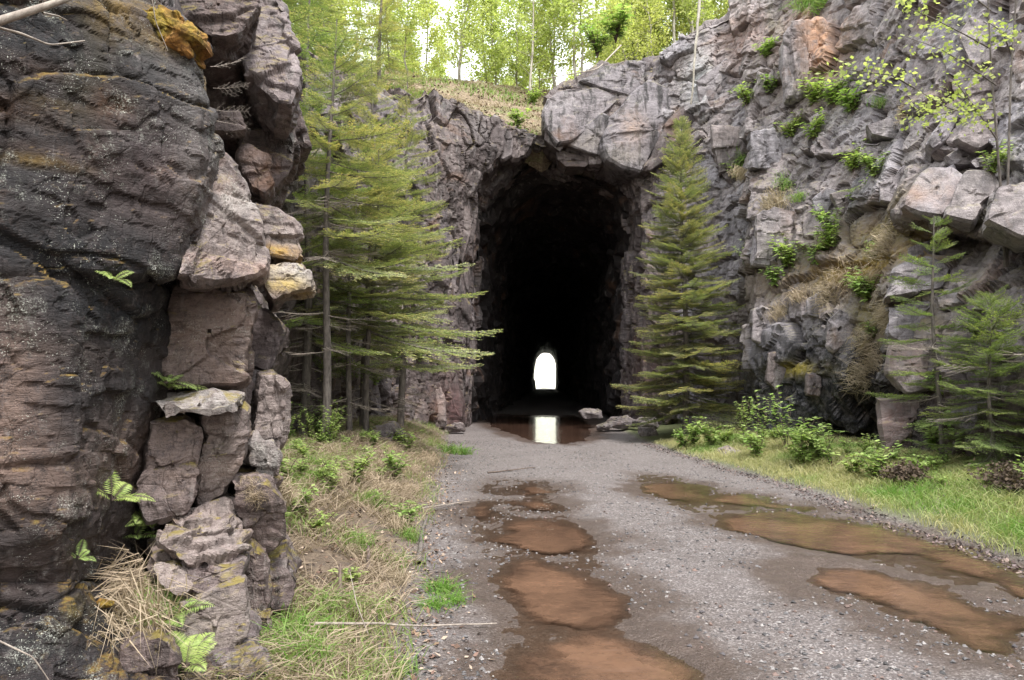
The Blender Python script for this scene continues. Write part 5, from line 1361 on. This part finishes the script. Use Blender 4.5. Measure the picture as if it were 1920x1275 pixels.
litter('leaf_litter', P, g, 0.045, LC, 'dead brown leaves on the left bank')
P, g = scatter(22000, 3.0, 5.2, 4.5, 19, lambda x, y, g: (np.abs(x - eR(y) + .02 + .08 * nz2(x, y, 3, 1.1)) < .26 * g.random(len(x))), 43, 1.4)
litter('leaf_litter', P, g, 0.042, [(.1, .07, .065), (.05, .04, .04), (.2, .15, .13), (.13, .1, .1)], 'dark strip of dead leaves and chips along the right grass edge')
P, g = scatter(9000, 4.6, 7.2, 7.5, 16, lambda x, y, g: (x > 4.9 + .3 * g.random(len(x))), 44, 1.0)
litter('leaf_litter', P, g, 0.05, [(.12, .07, .055), (.06, .04, .04), (.2, .14, .11)], 'brown dead leaves under the right firs')
def on_hill(n, seed, x0=-9, x1=11, y0=20):
    g = np.random.default_rng(seed)
    q = Va[Qa[g.integers(0, len(Qa), n)]]
    w = g.dirichlet([1, 1, 1, 1], n)
    P = (q * w[:, :, None]).sum(1)
    m = (P[:, 0] > x0) & (P[:, 0] < x1) & (P[:, 1] > y0)
    return P[m], g
P, g = on_hill(60000, 71)
m = nz2(P[:, 0], P[:, 1], 72, .7) > -.25
o = link('dry_grass', grass_mesh('dry_grass', P[m], g, 0.34, 0.016, 0.55, 'straw', .9)); tag(o, 'dry grass and dead stalks on the slope above the tunnel', 'dry grass', kind='stuff')
P, g = on_hill(40000, 73)
m = nz2(P[:, 0], P[:, 1], 74, .5) > .08
o = link('undergrowth', grass_mesh('undergrowth', P[m], g, 0.32, 0.03, 0.25, 'grass_blade')); tag(o, 'green undergrowth on the slope above the tunnel', 'undergrowth', kind='stuff')
P, g = on_hill(26000, 75)
litter('leaf_litter', P, g, .13, LC, 'fallen leaves on the slope above the tunnel')
def stones(name, P, g, smin, smax, lab, cols):
    n = len(P); b = Buf()
    u = unit(np.array([[1, 0, 0], [-.5, .87, 0], [-.5, -.87, 0], [.1, 0, 1], [0.3, .3, -1], [.6, .7, .5]], float))
    T0 = np.array([[0, 5, 3], [5, 1, 3], [1, 2, 3], [2, 0, 3], [0, 4, 5], [5, 4, 1], [1, 4, 2], [2, 4, 0]])
    s = smin + (smax - smin) * g.random(n) ** 3.8
    a = g.uniform(0, 6.28, n); ca, sa = np.cos(a), np.sin(a)
    V = u[None] * (1 + g.uniform(-.35, .35, (n, 6, 1))) * (s[:, None, None]) * np.stack([np.ones(n), g.uniform(.6, 1, n), g.uniform(.35, .75, n)], 1)[:, None, :]
    V = np.stack([V[..., 0] * ca[:, None] - V[..., 1] * sa[:, None], V[..., 0] * sa[:, None] + V[..., 1] * ca[:, None], V[..., 2]], -1)
    V = V + P[:, None, :] + np.array([0, 0, 1]) * (s * .12)[:, None, None]
    C = np.array(cols)[g.integers(0, len(cols), n)] * g.uniform(.7, 1.2, (n, 1)); C = np.repeat(np.concatenate([C, np.ones((n, 1))], 1), 6, 0)
    b.add(V.reshape(-1, 3), (np.arange(n)[:, None, None] * 6 + T0[None]).reshape(-1, 3), 0, C)
    me = b.mesh(name); me.materials.append(MATS['gravel']); o = link(name, me); tag(o, lab, 'gravel', kind='stuff')
SCOL = [(.05, .048, .05), (.12, .115, .12), (.19, .175, .175), (.26, .24, .235), (.15, .1, .085), (.09, .08, .085)]
P, g = scatter(38000, -1.8, 4.4, 3.4, 20, lambda x, y, g: (x > eLf(y) - .1) & (x < eR(y) + .1) & (nz2(x, y, 55, 1.2) > -.3 + .25 * g.random(len(x))), 53, 2.0)
P = P[P[:, 2] > WL - 0.004]
stones('gravel', P, g, .004, .023, 'loose dark chips of stone scattered over the track', SCOL)
P, g = scatter(900, -0.9, 4.3, 3.4, 16, lambda x, y, g: x > -9, 63, 1.6)
P = P[(P[:, 2] > WL - 0.03)]
P[:, 2] = np.maximum(P[:, 2], WL - .002)
stones('gravel', P, g, .004, .013, 'pale specks of gravel and bud scales on track and puddles', [(.38, .35, .32), (.34, .29, .25)])

# ---- moss cushions on the left rocks
def moss(poly, Y, depth, lab, seed):
    o = chunk(poly, Y, depth, None, 'moss', 0, 0, .012, seed=seed, layers=[(.06, .06, .06, .012, .03, 0, .012, .2)], rough=.02, rscale=30, bulge=.3, name='moss_cushion')
    tag(o, lab, 'moss')
moss([(258, 8), (300, 5), (345, 22), (372, 60), (376, 72), (350, 78), (352, 98), (338, 102), (322, 78), (290, 60), (262, 40)], 3.72, .25, 'large orange moss cushion on the top corner of the dark rock', 1)
moss([(174, 1132), (188, 1122), (208, 1124), (212, 1138), (190, 1145)], 3.58, .06, 'bright yellow moss ball on the low dark rock', 5)

# ---- boulders, logs, sticks
def boulder(poly, Y, depth, lab, seed, mat='rock_right', sp=.03):
    o = chunk(poly, Y, depth, None, mat, 0, 0, sp, seed=seed, bulge=.3, name='boulder', rough=.01, rscale=8, cham=.3)
    tag(o, lab, 'boulder')
for i, (poly, Y, dp, lab) in enumerate([
    ([(1138, 795), (1150, 783), (1180, 780), (1198, 788), (1196, 800), (1160, 804), (1140, 802)], 23.5, .7, 'flat pale boulder at the right foot of the portal'),
    ([(1192, 790), (1205, 782), (1232, 784), (1240, 800), (1220, 808), (1194, 804)], 22.8, .7, 'pale boulder between portal foot and lone fir'),
    ([(1118, 798), (1132, 790), (1146, 796), (1144, 808), (1122, 808)], 23.4, .4, 'small stone left of the flat pale boulder'),
    ([(1200, 802), (1228, 800), (1236, 818), (1210, 826), (1198, 816)], 20.9, .5, 'brown stone in front of the pale boulders'),
    ([(1085, 772), (1105, 764), (1130, 770), (1132, 784), (1095, 786)], 25.5, .6, 'dim stone just inside the tunnel on the right'),
    ([(1350, 862), (1356, 846), (1375, 838), (1396, 846), (1400, 862), (1380, 872)], 15.2, .5, 'grey boulder half hidden in plants on the right verge'),
    ([(1800, 800), (1815, 760), (1835, 752), (1838, 790), (1815, 812)], 10.9, .4, 'leaning slab among the low firs on the right'),
    ([(690, 800), (735, 790), (760, 830), (750, 870), (700, 880)], 13.9, .8, 'dark mossy boulder behind the slender trunks'),
    ([(835, 800), (850, 790), (868, 795), (872, 808), (840, 812)], 22.5, .4, 'low dark stone at the left foot of the portal'),
    ([(985, 728), (990, 716), (998, 706), (1004, 712), (1006, 732), (990, 734)], 141, 1.5, 'pale lit rubble at the left side of the far exit')]):
    boulder(poly, Y, dp, lab, 700 + i * 3, 'rock_mid' if 'dark' in lab else 'rock_right', .03 if Y < 100 else .2)
def stick(name, pts, r, mat, lab, cat):
    b = Buf(); pts = np.array(pts, float)
    k = np.linspace(0, 1, len(pts)); kk = np.linspace(0, 1, 24)
    q = np.stack([np.interp(kk, k, pts[:, j]) for j in range(3)], 1)
    q[1:-1] = (q[:-2] + q[1:-1] + q[2:]) / 3
    q += fbm(q * 3, 5, 2)[:, None] * r * 1.0
    b.tube(q, np.interp(kk, [0, 1], r if isinstance(r, tuple) else (r, r * .45)), 7)
    o = link(name, b.mesh(name, True), None, mat); tag(o, lab, cat); return o
def G_(px, py, dz=0.0):
    p = gr(px, py, 0.0); z = gz(p.x, p.y)
    p = gr(px, py, z); return p + Vector((0, 0, dz))
stick('log', [G_(784, 1060, .01), G_(790, 1010, .02), G_(798, 975, .02)], .028, 'bark', 'short weathered log lying at the left road edge', 'log')
stick('fallen_branch', [G_(590, 1205, .1), G_(680, 1190, .06), G_(800, 1182, .03), G_(930, 1176, .02)], .009, 'twig_grey', 'long thin stick lying across the bottom of the left bank', 'stick')
stick('fallen_branch', [G_(790, 962, .05), G_(830, 952, .03), G_(880, 944, .02)], .010, 'twig_grey', 'thin stick beside the small puddles left of centre', 'stick')
stick('fallen_branch', [G_(915, 888, .02), G_(960, 884, .03), G_(1004, 879, .02)], .014, 'twig_brown', 'dark stick on the gravel before the pool', 'stick')
stick('stump', [G_(690, 1080, -.05), G_(690, 1050, .1)], .022, 'twig_brown', 'small dark broken stub standing in the straw', 'stump')
stick('stump', [G_(642, 1110, -.05), G_(640, 1090, .12)], .018, 'twig_brown', 'lower broken stub on the left bank', 'stump')
stick('dry_stalk', [at(690, 1190, 4.3), at(668, 1130, 4.35), at(655, 1070, 4.5)], .004, 'twig_grey', 'pale bent dead stem above the left straw', 'dead stem')
stick('dead_limb', [at(-40, 52, 2.4), at(40, 26, 2.45), at(120, 0, 2.5), at(220, -40, 2.7)], .016, 'twig_grey', 'thick bare grey limb crossing the upper left corner', 'branch')
stick('dead_twig', [at(-20, 48, 2.42), at(40, 62, 2.5), at(95, 84, 2.6), at(160, 76, 2.7)], .005, 'twig_grey', 'thin bare twig curving under the grey limb', 'branch')
stick('dead_twig', [at(80, 24, 2.5), at(110, 30, 2.6), at(126, 38, 2.65)], .004, 'twig_grey', 'short bare twig beside the grey limb', 'branch')
stick('dead_twig', [at(282, -20, 3.4), at(292, 40, 3.45), at(315, 95, 3.5)], .003, 'twig_grey', 'thin hanging twig over the orange moss', 'branch')
stick('dead_twig', [at(-10, 1198, 3.0), at(60, 1232, 3.05), at(100, 1290, 3.1)], .004, 'twig_grey', 'pale wiry twig in the lower left corner', 'branch')
stick('hanging_root', [at(1314, -20, 23.2), at(1309, 40, 23.1), at(1303, 100, 23), at(1301, 150, 22.9), at(1296, 195, 22.9)], .05, 'bark_pale', 'pale dead stem hanging down the cliff above the lone fir', 'dead stem')
stick('hanging_root', [at(1512, 265, 19.5), at(1500, 290, 19.4), at(1488, 320, 19.4)], .02, 'bark_pale', 'thin pale root lying on the right cliff ledge', 'root')
stick('dry_stalk', [at(1165, 85, 27), at(1120, 130, 25.2), at(1010, 150, 26)], .03, 'twig_grey', 'grey fallen stem on the rim above the portal', 'dead stem')
for i, (px, py) in enumerate([(395, 125), (400, 165), (398, 205), (400, 225)]):
    o = bpy.data.objects.new('dead_branch', BR_DEAD[i % 2]); COL.objects.link(o)
    o.location = at(px, py, 4.2); s_ = .22; o.scale = (s_,) * 3
    o.rotation_euler = (R(40 + 20 * i), R(-8 + 6 * i), R(-10 + 8 * i))
    tag(o, 'bare grey twig reaching right from the %s of the dark rock' % ['mossy corner', 'upper lichened edge', 'middle lichened edge', 'lower lichened edge'][i], 'branch')

# ---- maple at the top right
t = tag(empty('maple_tree', at(1885, 470, 11.6)), 'leafy young maple leaning over the right cliff at the top right', 'tree')
def loc_(px, py, Y): return np.array(at(px, py, Y) - t.location)
b = Buf(); gl = np.random.default_rng(77)
tr = [[(1885, 500, 11.7), (1880, 400, 11.5), (1868, 250, 11.3), (1858, 120, 11.2), (1850, -60, 11.0)], [(1888, 500, 11.7), (1890, 330, 11.5), (1895, 150, 11.4), (1905, 0, 11.3), (1910, -80, 11.2)]]
for q in tr: b.tube(resample(np.array([loc_(*p) for p in q]), 14), np.linspace(.022, .010, 14), 7)
br = [[(1862, 205, 11.2), (1820, 203, 10.9), (1790, 208, 10.8), (1755, 190, 10.7), (1715, 165, 10.6), (1690, 150, 10.5)], [(1715, 165, 10.6), (1670, 140, 10.5), (1620, 135, 10.4), (1560, 125, 10.3)],
      [(1855, 90, 11.1), (1800, 60, 10.8), (1740, 30, 10.6), (1690, 10, 10.5)], [(1868, 160, 11.2), (1810, 120, 10.8), (1760, 90, 10.6), (1700, 70, 10.5)], [(1790, 208, 10.8), (1760, 215, 10.7), (1720, 212, 10.6)],
      [(1858, 20, 11.1), (1820, -10, 11.0), (1760, -20, 10.8), (1700, 0, 10.6)], [(1868, 260, 11.3), (1820, 190, 11), (1780, 140, 10.8)], [(1895, 100, 11.3), (1880, 60, 11.0), (1850, 40, 10.8)]]
cs = []
for q in br:
    pts = resample(np.array([loc_(*p) for p in q]), 14); b.tube(pts, np.linspace(.013, .004, 14), 5)
    for k in range(3, 14):
        if gl.random() < .8: cs.append(pts[k] + gl.normal(0, .06, 3))
link('trunk', b.mesh('trunk', True), t, 'bark')
b = Buf(); leaf_cloud(b, np.array(cs), (.11, .11, .075), 900, .075, gl, 0, .3)
link('foliage', b.mesh('foliage'), t, 'hazy_spring_leaf')
# reddish twig ends beside the lone fir
